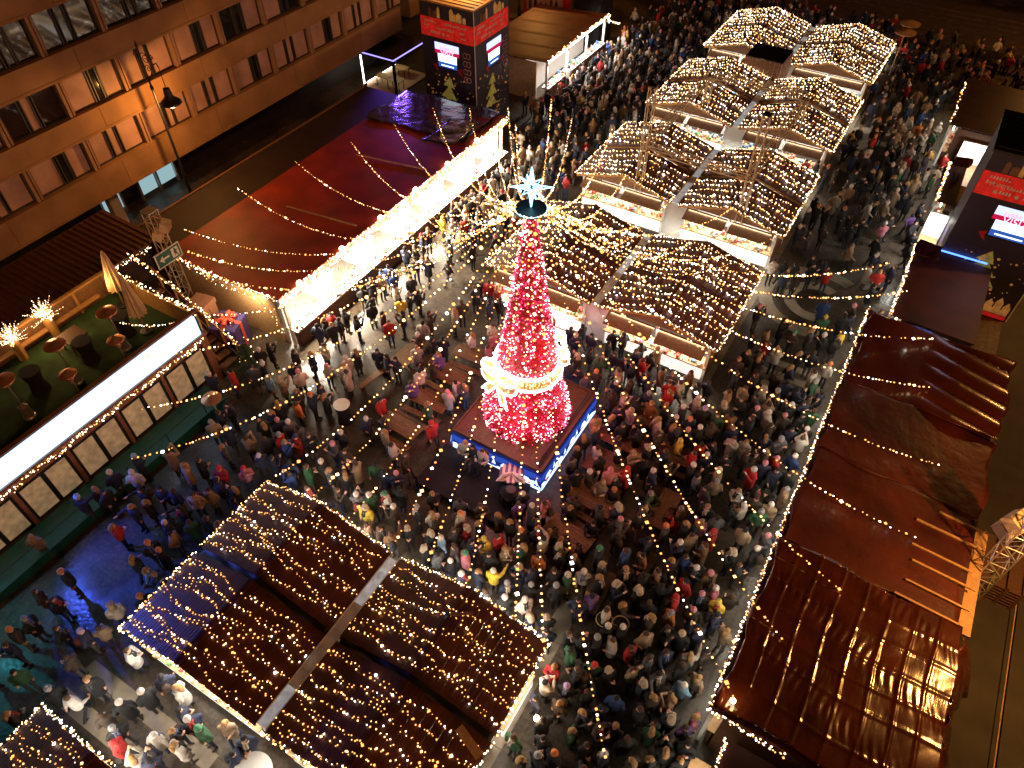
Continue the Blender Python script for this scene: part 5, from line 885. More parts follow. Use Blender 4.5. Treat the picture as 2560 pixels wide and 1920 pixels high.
# ------------------------------------------------------------ gabled market huts
def pick_amber(r):
    x = r.random(); return E['wa'] if x < .55 else E['w1'] if x < .8 else E['w2'] if x < .94 else E['w3'] if x < .985 else E['w4']
def hut(x0, x1, y0, y1, front, side, where, blue=False, lights=True, nstr=5):
    """front: -1 opens to -Y, +1 to +Y.  side: -1/+1 which long side is open too."""
    xm = (x0+x1)/2; ze, zr_ = 2.42, 3.22
    t = thing('market_hut', 'gabled market hut strung with fairy lights, '+where, 'market hut', (xm, (y0+y1)/2, 0), 'gabled market huts')
    RB = M['roof_brown'] if y0 > 20 else M['roof_near']
    mb = MB(); n = 9; prof = []
    for s in (-1, 1):
        for k in range(n):
            a = xm + s*(x1-x0)/2*(1-k/n); b = xm + s*(x1-x0)/2*(1-(k+1)/n); za = ze+(zr_-ze)*k/n; zb_ = ze+(zr_-ze)*(k+1)/n
            # lapped board: lower edge lifted
            p = [(a,y0,za+.013),(b,y0,zb_+.004),(b,y1,zb_+.004),(a,y1,za+.013)]
            mb.slab(p if s < 0 else p[::-1], .045, RB)
    mb.box(xm-.09,xm+.09,y0-.01,y1+.01,zr_-.01,zr_+.03,RB); mb.build('roof', t)
    for y in (y0+.04, y1-.04):
        for s in (-1, 1): mb = MB(); mb.bar((xm+s*((x1-x0)/2-.02),y,ze-.1),(xm+s*.02,y,zr_-.1),.05,.16,M['wood_orange']); mb.build('bargeboard', t)
    a0, a1 = x0+.35, x1-.35; b0, b1 = y0+.3, y1-.3
    yf, yb = (b0, b1) if front < 0 else (b1, b0); s = -1 if front < 0 else 1
    mb = MB(); mb.box(a0,a1,min(yb,yb-s*.08),max(yb,yb-s*.08),0,2.36,M['paint_white'])
    xs = a1 if side > 0 else a0; xo = a0 if side > 0 else a1
    if not side: mb.box(a0,a0+.08,b0+.083,b1-.083,0,2.36,M['wood'])
    mb.box(min(xo,xo+(.08 if xo == a0 else -.08)),max(xo,xo+(.08 if xo == a0 else -.08)),b0+.083,b1-.083,0,2.36,M['wood'])
    mb.build('wall', t)
    # gable panel over the opening
    mb = MB(); mb.slab([(a0,yf,2.3),(a1,yf,2.3),(xm,yf,2.95)] if s < 0 else [(a1,yf,2.3),(a0,yf,2.3),(xm,yf,2.95)], .05, M['wood']); mb.build('gable', t)
    for x in (a0+.05, xm, a1-.05):
        mb = MB(); mb.box(x-.06,x+.06,yf-.06,yf+.06,0,2.3,M['paint_white']); mb.build('post', t)
    mb = MB(); mb.box(a0,a1,min(yf-s*.5,yf+s*.25),max(yf-s*.5,yf+s*.25),.98,1.05,M['wood_pale']); mb.box(a0+.12,a1-.12,min(yf-s*.08,yf-s*.16),max(yf-s*.08,yf-s*.16),0,.3,M['paint_white']); mb.box(a0+.12,a1-.12,min(yf+s*.1,yf+s*.2),max(yf+s*.1,yf+s*.2),.25,.975,M['showcase'])
    if side: mb.box(min(xs,xs+side*.25),max(xs,xs+side*.25),b0+.3,b1-.3,.981,1.051,M['wood_pale']); mb.box(min(xs+side*.12,xs+side*.19),max(xs+side*.12,xs+side*.19),b0+.35,b1-.35,.2,.975,M['showcase'])
    mb.build('counter', t)
    for xa, xb in ((a0+.15, xm-.12), (xm+.12, a1-.15)) if y0 > 20 else ():      # canvas flaps lifted over the counter
        mb = MB(); p = [(xa,yf+s*.07,2.28),(xb,yf+s*.07,2.28),(xb,yf+s*.8,1.98),(xa,yf+s*.8,1.98)]
        mb.slab(p if s > 0 else p[::-1], .03, M['wood']); mb.build('hatch', t)
    mb = MB()
    for z in (1.35, 1.75, 2.1): mb.box(a0+.15,a1-.15,min(yb-s*.083,yb-s*.36),max(yb-s*.083,yb-s*.36),z,z+.03,M['wood_pale'])
    mb.build('shelf', t)
    mb = MB(); mb.tube([(a0+.3,yf-s*.25,2.25),(a1-.3,yf-s*.25,2.25)], .04, E['tube'], 6); mb.build('lamp_tube', t)
    goods((a0+.2,a1-.2,min(yf-s*.45,yf+s*.2),max(yf-s*.45,yf+s*.2)), 1.052, 'wares heaped on the counter of the hut '+where, 60)
    light('AREA','hut_strip_light',(xm,yf+s*.12,2.2),95,(1,.88,.68),4.6,target=(xm,yf+s*2.2,0),size_y=.2)
    light('AREA','hut_inner_light',(xm,(y0+y1)/2+s*.5,2.3),260,(1,.95,.88),4.2,target=(xm,(y0+y1)/2+s*.6,0),size_y=.6)
    if side: light('AREA','hut_side_light',(xs+side*.1,(y0+y1)/2,2.2),36,(1,.88,.7),2.4,target=(xs+side*1.8,(y0+y1)/2,0),size_y=.2)
    # strands over the roof
    for k in range(nstr):
        yy = (y0+.18+(y1-y0-.36)*(k+.5)/nstr) if front < 0 else (y1-.18-(y1-y0-.36)*(k+.5)/nstr); pts = []; ph = rnd.random()*6; am = rnd.uniform(.05,.13)
        f1, f2, ph2 = rnd.uniform(.25,.5), rnd.uniform(.8,1.4), rnd.random()*6; gp = rnd.uniform(.04,.085); back = []
        for i in range(25):
            x = x0+.05+(x1-x0-.1)*i/24; zz = zr_+.06-(zr_-ze)*abs(x-xm)/((x1-x0)/2)
            w_ = am*math.sin(i*f1+ph)+.05*math.sin(i*f2+ph2)
            pts.append((x, min(y1-.05,max(y0+.05,yy+w_+gp*math.sin(i*.31+ph2))), zz+.015)); back.append((x, min(y1-.05,max(y0+.05,yy+w_-gp*abs(math.cos(i*.27+ph))-.03)), zz+.015))
        string_lights(ORD[k]+' fairy light strand from the gable, '+where, pts+back[::-1], 'strands on the hut '+where, spacing=.235 if y0 > 20 else .19, size=.038 if y0 > 20 else .027, jitter=.045, name='roof_string_lights', big=.1, pick=pick_warm if y0 > 20 else pick_amber)
    # rim lights of the outer edges
    ys = y0 if front < 0 else y1; pts = []
    for i in range(31):
        x = x0+(x1-x0)*i/30; pts.append((x, ys+s*.04, zr_+.02-(zr_-ze)*abs(x-xm)/((x1-x0)/2)))
    string_lights('bulb chain edging the gable of the hut '+where, pts, 'gable edge bulb chains', spacing=.06, size=.03, jitter=.06)
    sd0 = -1 if xm < -10 else 1
    if True:
        xe = x1+.03 if sd0 > 0 else x0-.03
        string_lights('bulb chain edging the eave of the hut '+where, [(xe,y0+(y1-y0)*i/8,ze+.03) for i in range(9)], 'eave edge bulb chains', spacing=.07, size=.03, jitter=.055)
    return t
E['gutter'] = lit_blind('translucent_strip_over_lit_aisle', (.62,.66,.7), .3)  # light from the stalls below put into the sheet as emission
def gutter(x, y0, y1, label, group='zinc gutters between hut roofs'):
    t = thing('gutter', label, 'gutter', (x, (y0+y1)/2, 2.4), group)
    mb = MB(); r = random.Random(int(y0*10)); y = y0
    while y < y1-.01:
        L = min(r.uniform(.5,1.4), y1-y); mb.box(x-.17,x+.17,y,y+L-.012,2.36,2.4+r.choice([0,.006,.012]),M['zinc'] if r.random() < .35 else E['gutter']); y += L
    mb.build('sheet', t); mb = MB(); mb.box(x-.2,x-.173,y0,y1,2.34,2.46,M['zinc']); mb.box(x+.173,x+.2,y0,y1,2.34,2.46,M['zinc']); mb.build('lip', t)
blocks = [
 (2.25, 8.85, .22, 'nearest block', 7), (24.25, 30.6, .03, 'block behind the red tree', 5), (34.05, 40.85, .3, 'middle block under the truss', 5),
 (44.0, 51.6, .5, 'block past the truss', 6), (54.5, 62.2, .04, 'farthest block', 6)]
for y0, y1, gap, nm, ns in blocks:
    ym = (y0+y1)/2
    for (xa, xb, sd, nx) in ((-16.05,-10.2,-1,'left'), (-9.8,-3.95,1,'right')):
        hut(xa, xb, y0, ym-gap/2, -1, sd if (y0 < 10 and sd > 0) else 0, '%s, near %s quarter' % (nm, nx), nstr=ns)
        hut(xa, xb, ym+gap/2, y1, 1, sd if (y0 < 10 and sd > 0) else 0, '%s, far %s quarter' % (nm, nx), nstr=ns)
    mb = MB(); mb.box(-10.54,-9.46,y0+.33,y0+.4,0,2.3,M['paint_white']); tag(mb.build('gap_panel'), 'white panel between two huts, near side, '+nm, 'panel', 'gap panels')
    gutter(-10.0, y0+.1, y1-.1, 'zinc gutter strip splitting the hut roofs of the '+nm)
hut(-16.05, -10.2, -3.9, -.65, 1, 0, 'in the bottom left corner', nstr=7)
# dark valley sheet between the front and rear huts of the nearest block
for k, (xa, xb) in enumerate(((-16.0,-10.25),(-9.75,-4.0))):
    mb = MB(); vs = []; n = 40
    for i in range(n+1):
        x = xa+(xb-xa)*i/n; xm = (xa+xb)/2; z = 3.2-.8*abs(x-xm)/2.9
        for j in range(5): y = 5.35+.1*j; vs.append((x, y+.04*math.sin(x*2), z-.07+(.09 if j in (0,4) else .0)+.03*math.sin(x*5+j)))
    mb.add(vs, [(i*5+j, (i+1)*5+j, (i+1)*5+j+1, i*5+j+1) for i in range(n) for j in range(4)], M['black']); o = mb.build('valley_sheet', smooth=True)
    md = o.modifiers.new('t','SOLIDIFY'); md.thickness = .012; tag(o, ['dark sheet in the roof valley of the nearest block, left half','dark sheet in the roof valley of the nearest block, right half'][k], 'sheet', 'valley sheets')
# dark tarpaulin roof between the block past the truss and the farthest block
t = thing('storage_tent', 'dark square canopy with brown curtains between two hut blocks', 'canopy', (-11.0,52.9,0))
mb = MB(); mb.box(-12.2,-9.6,51.75,54.2,3.5,3.56,M['tarp_black']); mb.build('roof', t)
mb = MB()
for i in range(16): mb.box(-12.2+.16*i,-12.05+.16*i,51.7+.03*(i%2),51.74+.03*(i%2),0,3.49,M['wood']); 
for i in range(12): mb.box(-9.62+.03*(i%2),-9.58+.03*(i%2),51.8+.2*i,51.98+.2*i,0,3.49,M['wood'])
mb.build('curtain', t)
# plank and brush lying on the nearest roofs
mb = MB(); mb.bar((-6.9,7.75,3.33),(-6.35,8.2,3.2),.1,.04,M['wood']); tag(mb.build('batten'),'short stick lying on the nearest right hut roof','batten')
mb = MB(); mb.bar((-4.9,5.2,2.86),(-4.0,4.9,2.62),.26,.08,M['wood_pale']); tag(mb.build('plank'),'lit plank end poking from the roof valley of the nearest block','plank')
# corner booth under the block behind the tree, glowing pink white
t = thing('corner_counter', 'glowing white corner counter right behind the red tree', 'counter', (-11.2,23.4,0))
mb = MB(); mb.box(-12.2,-10.9,23.2,24.2,0,.12,M['paint_white']); mb.build('plinth', t); mb = MB(); mb.box(-12.2,-10.9,23.2,24.2,1.12,1.2,M['paint_white']); mb.build('countertop', t)
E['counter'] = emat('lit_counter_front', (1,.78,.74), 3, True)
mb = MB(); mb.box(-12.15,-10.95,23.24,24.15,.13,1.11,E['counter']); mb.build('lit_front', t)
# rigging truss ring
t = thing('lighting_truss', 'rectangular lighting truss frame on posts above the middle huts', 'truss frame', (-9.4,39.5,0))
mb = MB(); zt = 5.0; c = [(-12.3,34.4),(-6.45,34.4),(-6.45,44.6),(-12.3,44.6)]
for i in range(4):
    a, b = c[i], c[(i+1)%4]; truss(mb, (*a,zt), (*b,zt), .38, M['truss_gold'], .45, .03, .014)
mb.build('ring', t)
for i, (x, y) in enumerate(c):
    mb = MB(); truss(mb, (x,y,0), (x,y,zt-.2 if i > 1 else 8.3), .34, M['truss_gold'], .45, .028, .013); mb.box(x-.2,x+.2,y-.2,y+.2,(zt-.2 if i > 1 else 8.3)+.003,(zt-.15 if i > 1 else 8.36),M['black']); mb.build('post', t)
# ------------------------------------------------------------ red light tree on its platform
TX, TY, PZ = -9.9, 17.75, 1.3
t = thing('tree_platform', 'square platform with snowy village print round its sides under the red tree', 'platform', (TX, TY, 0))
px0, px1, py0, py1 = -12.05, -7.75, 15.25, 20.2
mb = MB(); mb.box(px0+.1,px1-.1,py0+.1,py1-.1,0,PZ-.06,M['wood_dark']); mb.build('base', t)
mb = MB()
for k in range(16): mb.box(px0+.06+.262*k,px0+.06+.262*k+.255,py0+.06,py1-.06,PZ-.057,PZ,M['wood_dark'])
mb.build('deck', t)
mb = MB()
for a in ((px0,px1,py0,py0+.06),(px0,px1,py1-.06,py1)): mb.box(*a,PZ-.05,PZ+.09,M['wood_dark'])
for a in ((px0,px0+.06,py0+.063,py1-.063),(px1-.06,px1,py0+.063,py1-.063)): mb.box(*a,PZ-.05,PZ+.09,M['wood_dark'])
mb.tube([(px1-.25,py0+.2,PZ+.07),(px1-.22,py1-.2,PZ+.07)],.03,M['black'],5); mb.tube([(px1-.35,py0+.3,PZ+.06),(px1-.33,py1-.2,PZ+.06)],.025,M['black'],5); mb.build('edging', t)
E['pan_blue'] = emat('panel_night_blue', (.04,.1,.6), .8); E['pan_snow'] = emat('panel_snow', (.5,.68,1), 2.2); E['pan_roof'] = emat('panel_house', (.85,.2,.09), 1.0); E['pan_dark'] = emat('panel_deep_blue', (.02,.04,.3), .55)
def panel(o, u, nrm, W, seed):
    o = Vector(o); u = Vector(u); nrm = Vector(nrm); r = random.Random(seed); mb = MB()
    def pl(pts, m, d): mb.slab([o+u*a+Vector((0,0,b))+nrm*d for a, b in pts], .01, m)
    pl([(0,.08),(W,.08),(W,1.22),(0,1.22)], E['pan_dark'], .012)
    n = 24
    hs = [.42+.16*math.sin(k*.9+seed)+.06*math.sin(k*2.3) for k in range(n+1)]
    for k in range(n): pl([(W*k/n,.6+hs[k]*.2),(W*(k+1)/n,.6+hs[k+1]*.2),(W*(k+1)/n,.95+hs[k+1]*.2),(W*k/n,.95+hs[k]*.2)], E['pan_blue'], .024)
    for k in range(n): pl([(W*k/n,.09),(W*(k+1)/n,.09),(W*(k+1)/n,hs[k+1]),(W*k/n,hs[k])], E['pan_snow'], .036)
    a = .3
    while a < W-.6:
        z = .38+r.uniform(-.1,.1); w = r.uniform(.28,.42)
        pl([(a,z),(a+w,z),(a+w,z+.17),(a,z+.17)], E['pan_roof'], .05)
        pl([(a-.06,z+.17),(a+w+.06,z+.17),(a+w*.8,z+.38),(a+w*.2,z+.38)], E['pan_snow'], .064)
        pl([(a+w*.55,z+.04),(a+w*.75,z+.04),(a+w*.75,z+.13),(a+w*.55,z+.13)], E['w2'], .064)
        b = a+w+.15; pl([(b,z),(b+.26,z),(b+.13,z+.5)], E['pan_blue'], .05); pl([(b+.04,z+.17),(b+.22,z+.17),(b+.13,z+.5)], E['pan_snow'], .06)
        a += w+r.uniform(.55,.8)
    o_ = mb.build('printed_panel', t); return o_
panel((px0,py0,0), (1,0,0), (0,-1,0), px1-px0, 1); panel((px1,py0,0), (0,1,0), (1,0,0), py1-py0, 2)
panel((px0,py1,0), (0,-1,0), (-1,0,0), py1-py0, 3); panel((px1,py1,0), (-1,0,0), (0,1,0), px1-px0, 4)

PROF = [(1.78,1.3),(1.8,1.7),(1.72,2.2),(1.55,2.7),(1.42,3.2),(1.33,3.8),(1.2,4.6),(1.02,5.6),(.84,6.7),(.67,7.8),(.52,8.9),(.37,10.0),(.22,10.95),(.16,11.3)]
def prof_r(z):
    for (r0, z0), (r1, z1) in zip(PROF, PROF[1:]):
        if z <= z1: return r0+(r1-r0)*(z-z0)/(z1-z0)
    return .2
t = thing('christmas_tree', 'tall red glittering light tree with gold bow on the square platform', 'christmas tree', (TX, TY, PZ))
mb = MB(); mb.lathe((TX,TY,0), [(r*.93,z) for r, z in PROF], M['tinsel'], 40); mb.build('core', t)
mb = MB(); r = random.Random(5)
def on_tree(z, k=1.0):
    a = r.random()*6.28318; rr = prof_r(z)*k; return Vector((TX+rr*math.cos(a), TY+rr*math.sin(a), z)), Vector((math.cos(a), math.sin(a), 0)), Vector((-math.sin(a), math.cos(a), 0))
zs = []
while len(zs) < 9000:
    z = 1.32+10*r.random()
    if r.random() < prof_r(z)/1.8: zs.append(z)
for z in zs:
    p, n, s = on_tree(z, r.uniform(.92,1.0)); d = (n*r.uniform(.3,1)+s*r.uniform(-1,1)+Vector((0,0,r.uniform(-1,.6)))).normalized(); w = n.cross(d); w = w.normalized()*.022 if w.length > .01 else s*.022
    mb.quad([p-w, p+w, p+d*r.uniform(.08,.16)+w*.3, p+d*.1-w*.3], M['tinsel'])
mb.build('tinsel', t)
mb = MB()
for i in range(5600):
    while True:
        z = 1.33+9.9*r.random()
        if r.random() < prof_r(z)/1.8:
            p, n, s = on_tree(z, r.uniform(.98,1.06)); x = r.random(); a_ = math.atan2(p.y-TY, p.x-TX)
            if r.random() < .55+.5*math.sin(a_*5+z*2.3)*math.sin(z*3.1-a_*3): break
    m = E['r1'] if x < .56 else E['r2'] if x < .78 else E['w2'] if x < .85 else E['w3'] if x < .97 else E['w4']
    mb.bulb(p, r.uniform(.018,.031)*(2.0 if r.random() < .07 else 1), m)
b = mb.build('bulbs', t); b['kind'] = 'stuff'
# ribbon and bow
mb = MB(); n = 48; zc = 4.35; vs = []
for k in range(n):
    a = 2*math.pi*k/n
    for dz, dr in ((-.27,.06),(-.2,.1),(.2,.02),(.27,-.02)):
        rr = prof_r(zc+dz)+.07+dr*.4; vs.append((TX+rr*math.cos(a), TY+rr*math.sin(a), zc+dz+.05*math.sin(a*3)))
mb.add(vs, [(k*4+j, ((k+1)%n)*4+j, ((k+1)%n)*4+j+1, k*4+j+1) for k in range(n) for j in range(3)], M['ribbon_gold'])
for dz in (-.27,.27):
    pts = [(TX+(prof_r(zc+dz)+.1)*math.cos(2*math.pi*k/n), TY+(prof_r(zc+dz)+.1)*math.sin(2*math.pi*k/n), zc+dz+.05*math.sin(6*math.pi*k/n)) for k in range(n+1)]
    mb.tube(pts, .062, E['rim'], 6)
for i in range(420):
    a = rnd.random()*6.283; z = zc+rnd.uniform(-.2,.2); rr = prof_r(z)+.13; mb.bulb((TX+rr*math.cos(a),TY+rr*math.sin(a),z+.05*math.sin(a*3)), .018, E['w2'])
rb = mb.build('ribbon', t)
ba = math.atan2(-1, -.28)-.08      # bow direction: towards the front left
bn = Vector((math.cos(ba), math.sin(ba), 0)); bs = Vector((-math.sin(ba), math.cos(ba), 0)); bc = Vector((TX,TY,4.3))+bn*(prof_r(4.3)+.2)
def bow(bc, bn, bs, k=1.0, tails=True):
    mb = MB(); Z = Vector((0,0,1))
    def loop(pts, w):
        vs = []
        for p in pts: vs += [p-Z*w*.5+bn*.02, p+Z*w*.5]
        mb.add(vs, [(2*i,2*i+2,2*i+3,2*i+1) for i in range(len(pts)-1)], M['ribbon_gold'])
        mb.tube([p-Z*w*.5 for p in pts], .065*k, E['rim'], 6); mb.tube([p+Z*w*.5 for p in pts], .065*k, E['rim'], 6)
    for s in (-1, 1):
        pts = []
        for i in range(15):
            a = -math.pi+2*math.pi*i/14; pts.append(bc + bs*s*(.5+.5*math.cos(a))*.95*k + bn*(.26*math.sin(a))*k + Z*(.12*(.5+.5*math.cos(a))))
        loop(pts, .46*k)
        if tails:
            v = [bc, bc+bs*s*.3*k-Z*.5*k+bn*.15, bc+bs*s*.62*k-Z*1.0*k+bn*.25]; w = bs*.19*k
            vs = []
            for p in v: vs += [p-w, p+w]
            mb.add(vs, [(0,1,3,2),(2,3,5,4)], M['ribbon_gold']); mb.tube([p-w for p in v], .04*k, E['rim'], 6); mb.tube([p+w for p in v], .04*k, E['rim'], 6); mb.tube([v[-1]-w, v[-1]+Z*.16*k, v[-1]+w], .04*k, E['rim'], 6)
    mb.obox(bc+bn*.08, (.16*k,.12*k,.2*k), Matrix((bs, bn, Z)).transposed(), M['ribbon_gold']); mb.ring(bc+bn*.12, .2*k, .04, E['rim'], 16, 5, Matrix((bs, Z, bn)).transposed())
    for i in range(150):
        p = bc + bs*rnd.uniform(-.9,.9)*k + Z*rnd.uniform(-.2,.25)*k + bn*rnd.uniform(.1,.25); mb.bulb(p, .018, E['w2'])
    return mb.build('bow', t)
bow(bc, bn, bs); 
ba2 = R(38); bn2 = Vector((math.cos(ba2), math.sin(ba2), 0)); bow(Vector((TX,TY,4.75))+bn2*(prof_r(4.75)+.18), bn2, Vector((-math.sin(ba2), math.cos(ba2), 0)), .75, False)
mb = MB(); mb.lathe((TX,TY,11.3), [(.2,-.1),(.5,.05),(.54,.12),(.52,.2),(0,.22)], M['black'], 28); mb.ring((TX,TY,11.46), .54, .012, E['star'], 30, 4); mb.build('crown_disc', t)
mb = MB(); c = Vector((TX,TY,12.25))
sd = Vector((.873,.487,0)); cr = Vector((.487,-.873,0))
for su in (sd, (sd+cr*1.6).normalized()):
    outer = []
    for k in range(16):
        a = math.pi/2 + 2*math.pi*k/16
        L = (.7 if k % 4 == 0 else .4) if k % 2 == 0 else .2
        if k == 8: L = .85
        outer.append(c + su*math.cos(a)*L + Vector((0,0,math.sin(a)*L)))
    mb.tube(outer+[outer[0]], .024, E['star'], 5)
    inner = [c + (p-c)*.45 for p in outer]; mb.tube(inner+[inner[0]], .012, E['star'], 5)
mb.tube([c-Vector((0,0,.6)), c-Vector((0,0,.95))], .03, M['steel'], 5); mb.build('star', t)
for a in (20, 110, 200, 290):
    light('POINT','tree_glow',(TX+2.6*math.cos(R(a)),TY+2.6*math.sin(R(a)),2.9),95,(1,.12,.24),.5)
    light('POINT','tree_glow',(TX+1.9*math.cos(R(a+45)),TY+1.9*math.sin(R(a+45)),6.0),75,(1,.12,.17),.5)
light('POINT','bow_glow',tuple(bc+bn*.7+Vector((0,0,.1))),50,(1,.85,.65),.4)

# swags of bulbs from the tree top to the roofs around
ends = [(-29.6,17.6,3.6),(-30.2,21.7,3.6),(-29.3,25.3,3.6),(-28.0,28.6,3.6),(-27.2,31.6,3.6),(-26.3,34.4,3.6),(-24.4,35.6,3.6),(-22.2,36.6,3.8),(-20.2,38.5,4),
 (-16.1,38.8,3.0),(-13.0,34.0,3.3),(-10,33.8,3),(-6.8,34.0,3.3),(-4,33.5,3),(1.2,33.6,3.1),(2.4,31.9,3.1),(4.0,29.0,3.2),(4.4,26.0,3.1),(5.4,22.1,3.0),(5.2,18.4,3.0),(3.5,15.0,3.1),(2.5,12.3,3.1),(1.6,9.9,3.3),
 (-.9,6.5,3.4),(-3.75,8.2,2.6),(-5.2,8.9,3.0),(-7,8.9,3.2),(-8.7,8.9,2.9),(-10.2,9.2,2.8),(-12.0,8.9,3.1),(-13.8,9.0,3.0),(-16.0,8.4,2.7),(-20.2,6.6,3.6),(-21.6,8.4,3.8),(-23.6,10.2,4.1),(-23.7,13.0,4.1),(-26.4,15.7,3.4),(-28.6,16.7,3.2)]
ends = [(-22.2,16.4+2.2*i,3.2) for i in range(9)][::-1][:0] + ends
extra = [(-22.15,17.4+2.9*i,3.15) for i in range(7)] + [(-19.5,33,5.0),(-17.5,36,4.5)] + [(-15.5+2.6*i,30.4,3.0) for i in range(5)]
rr_ = random.Random(8)
def pick_swag(r):
    x = r.random(); return E['wa'] if x < .48 else E['w1'] if x < .72 else E['w2'] if x < .88 else E['w3'] if x < .95 else E['w4']
seen = {}
TOP = Vector((TX,TY,11.45))
for k, e in enumerate(ends+extra):
    d = Vector((e[0]-TX, e[1]-TY, 0)).normalized(); a = TOP + d*.52
    L = (Vector(e)-a).length
    where = ('the left stall eave' if 38 <= k < 47 else 'the far hut edge' if k >= 47 else 'the long left stall' if k < 7 else 'the far left stalls' if k < 9 else 'the hut block behind' if k < 14 else 'the right tower' if k < 16 else 'the long right stall' if k < 23 else 'the nearest hut block' if k < 32 else 'the bar cabin')
    seen[where] = seen.get(where, -1)+1
    string_lights(ORD[seen[where]]+' bulb swag, counted clockwise, from the tree top to '+where, sagline(a, e, L*.09+rr_.uniform(-.2,.5), 26), 'swags from the tree top to '+where, spacing=.2, size=.03 if k < 8 or k >= 38 else .042, jitter=.025, name='light_swag', big=.16, pick=pick_swag, wire=.006)
for x, y, z, p in [(-9.9,14.6,8.2,16),(-13,17,8.0,18),(-6,19,8.0,18),(-9.5,22,8.3,36),(-15.5,13,5.6,20),(-4,13.5,5.6,14),(-16.5,20,6,60),(-17.5,13,6,35)]:
    light('POINT','swag_light',(x,y,z),p,(1,.55,.24),.6)

# ------------------------------------------------------------ around the tree
t = thing('stage', 'low black carpeted photo stage in front of the tree platform', 'stage', (-10.4, 14.1, 0))
mb = MB(); mb.box(-12.35,-8.2,12.9,15.15,0,.24,M['black']); mb.build('base', t); mb = MB(); mb.box(-12.37,-8.18,12.88,15.17,.243,.3,M['black_cloth']); mb.build('carpet', t)
for k, (x, y) in enumerate([(-12.5,12.7),(-12.55,14.9),(-12.1,12.75)]):
    tt = thing('barrier_post', ['thin black barrier post at the near left corner of the black stage','thin black barrier post at the far left corner of the black stage','thin black barrier post on the near edge of the black stage'][k], 'barrier post', (x,y,0), 'barrier posts'); mb = MB(); mb.lathe((x,y,0),[(.16,0),(.16,.03),(.03,.06),(.025,.95),(.04,.97),(.0,1.0)],M['black'],10); mb.build('post', tt)
t = thing('gift_box', 'striped lilac and white parcel on the black stage by the platform corner', 'gift box', (-8.9,14.85,.3), 'giant gift boxes')
M['lilac'] = mat('lilac_paper', (.12,.07,.2), .5, .1); c = Vector((-8.9,14.85,.3)); q = Matrix.Rotation(R(25),3,'Z')
mb = MB(); mb.lathe(c, [(.42,0),(.46,.55),(.46,.6)], M['black'], 14); mb.build('box', t)
mb = MB()
for k in range(-4, 5):
    w = .055; L = math.sqrt(max(.02, .5**2-(k*.11)**2)); mb.obox(c+Vector((0,0,.655))+q@Vector((k*.11,0,0)), (w,L,.05), q, M['print_white'] if k % 2 else M['lilac'])
mb.build('lid', t)
mb = MB()
for s in (-1,1): mb.tube([c+Vector((0,0,.72)),c+q@Vector((s*.3,-.25,.85)),c+q@Vector((s*.5,-.4,.7)),c+q@Vector((s*.2,-.35,.68)),c+Vector((0,0,.71))],[.03,.1,.12,.08,.03],M['print_white'],6)
mb.build('bow', t)
t = thing('star_sack', 'dark parcel speckled with silver stars on the stage front', 'gift box', (-8.55,14.2,.3))
mb = MB(); mb.lathe((-8.55,14.2,.3),[(.3,0),(.45,.2),(.44,.45),(.2,.62),(.0,.64)],M['black'],14); mb.build('sack', t)
mb = MB()
for i in range(60):
    a = rnd.random()*6.28; z = rnd.uniform(.1,.5); mb.bulb((-8.55+.455*math.cos(a),14.2+.455*math.sin(a),.3+z), .016, M['print_white'])
mb.build('printed_stars', t)
proto = thing('picnic_table', '', 'picnic table', (0,0,0), 'picnic tables')
mb = MB()
for k in range(6): mb.box(-.95,.95,-.39+.13*k,-.27+.13*k,.71,.75,M['wood'])
mb.build('tabletop', proto)
for s in (-1,1):
    mb = MB()
    for k in range(2): mb.box(-.95,.95,s*.66-.14+.145*k,s*.66-.005+.145*k,.41,.45,M['wood'])
    mb.build('seat', proto)
    mb = MB(); mb.bar((s*.7,-.75,0),(s*.7,-.25,.7),.06,.09,M['wood_dark']); mb.bar((s*.7,.75,0),(s*.7,.25,.7),.06,.09,M['wood_dark']); mb.box(s*.7-.09,s*.7-.032,-.78,.78,.32,.4,M['wood_dark']); mb.build('leg', proto)
TABLES = [(-14.1,19.9,4,'left of the tree, farthest from the viewer'),(-14.4,18.2,-4,'left of the tree, second from the far end'),(-14.2,16.5,2,'left of the platform corner'),(-14.4,14.7,-3,'beside the black stage carpet'),(-6.0,20.4,5,'right of the tree at the far end'),(-5.9,18.8,-2,'right of the platform side'),(-5.8,17.2,3,'right of the platform front corner'),(-5.6,15.5,-5,'right of the striped parcel'),(-5.65,13.75,-8,'bare and slatted, nearest the viewer right of the stage'),(-16.6,18.6,86,'on the open paving left of the tree'),(-3.3,19.3,4,'at the right edge of the seating area'),(-3.0,16.6,88,'at the right edge of the seating area, nearer')]
for i, (x, y, a, w) in enumerate(TABLES):
    o = proto if i == 0 else copy_tree(proto)
    o.location = (x, y, 0); o.rotation_euler = (0,0,R(a)); o['label'] = 'slatted brown picnic table '+w
M['ceramic'] = mat('pale_mug', (.65,.5,.38), .4, .2)
mb = MB(); mb.lathe((0,0,0),[(.045,0),(.05,.11),(.042,.11),(.035,.02)],M['ceramic'],8); cup = None
for i, (x, y, a, w) in enumerate(TABLES[:9]):
    for k in range(4):
        px = x+rnd.uniform(-.75,.75); py = y+rnd.uniform(-.28,.28)
        if cup is None: cup = mb.build('mug', loc=(px,py,.752)); o = cup
        else: o = cup.copy(); COL.objects.link(o); o.location = (px,py,.752)
        tag(o, 'pale mug on the picnic table '+w, 'mug', 'mugs on the picnic table '+w)
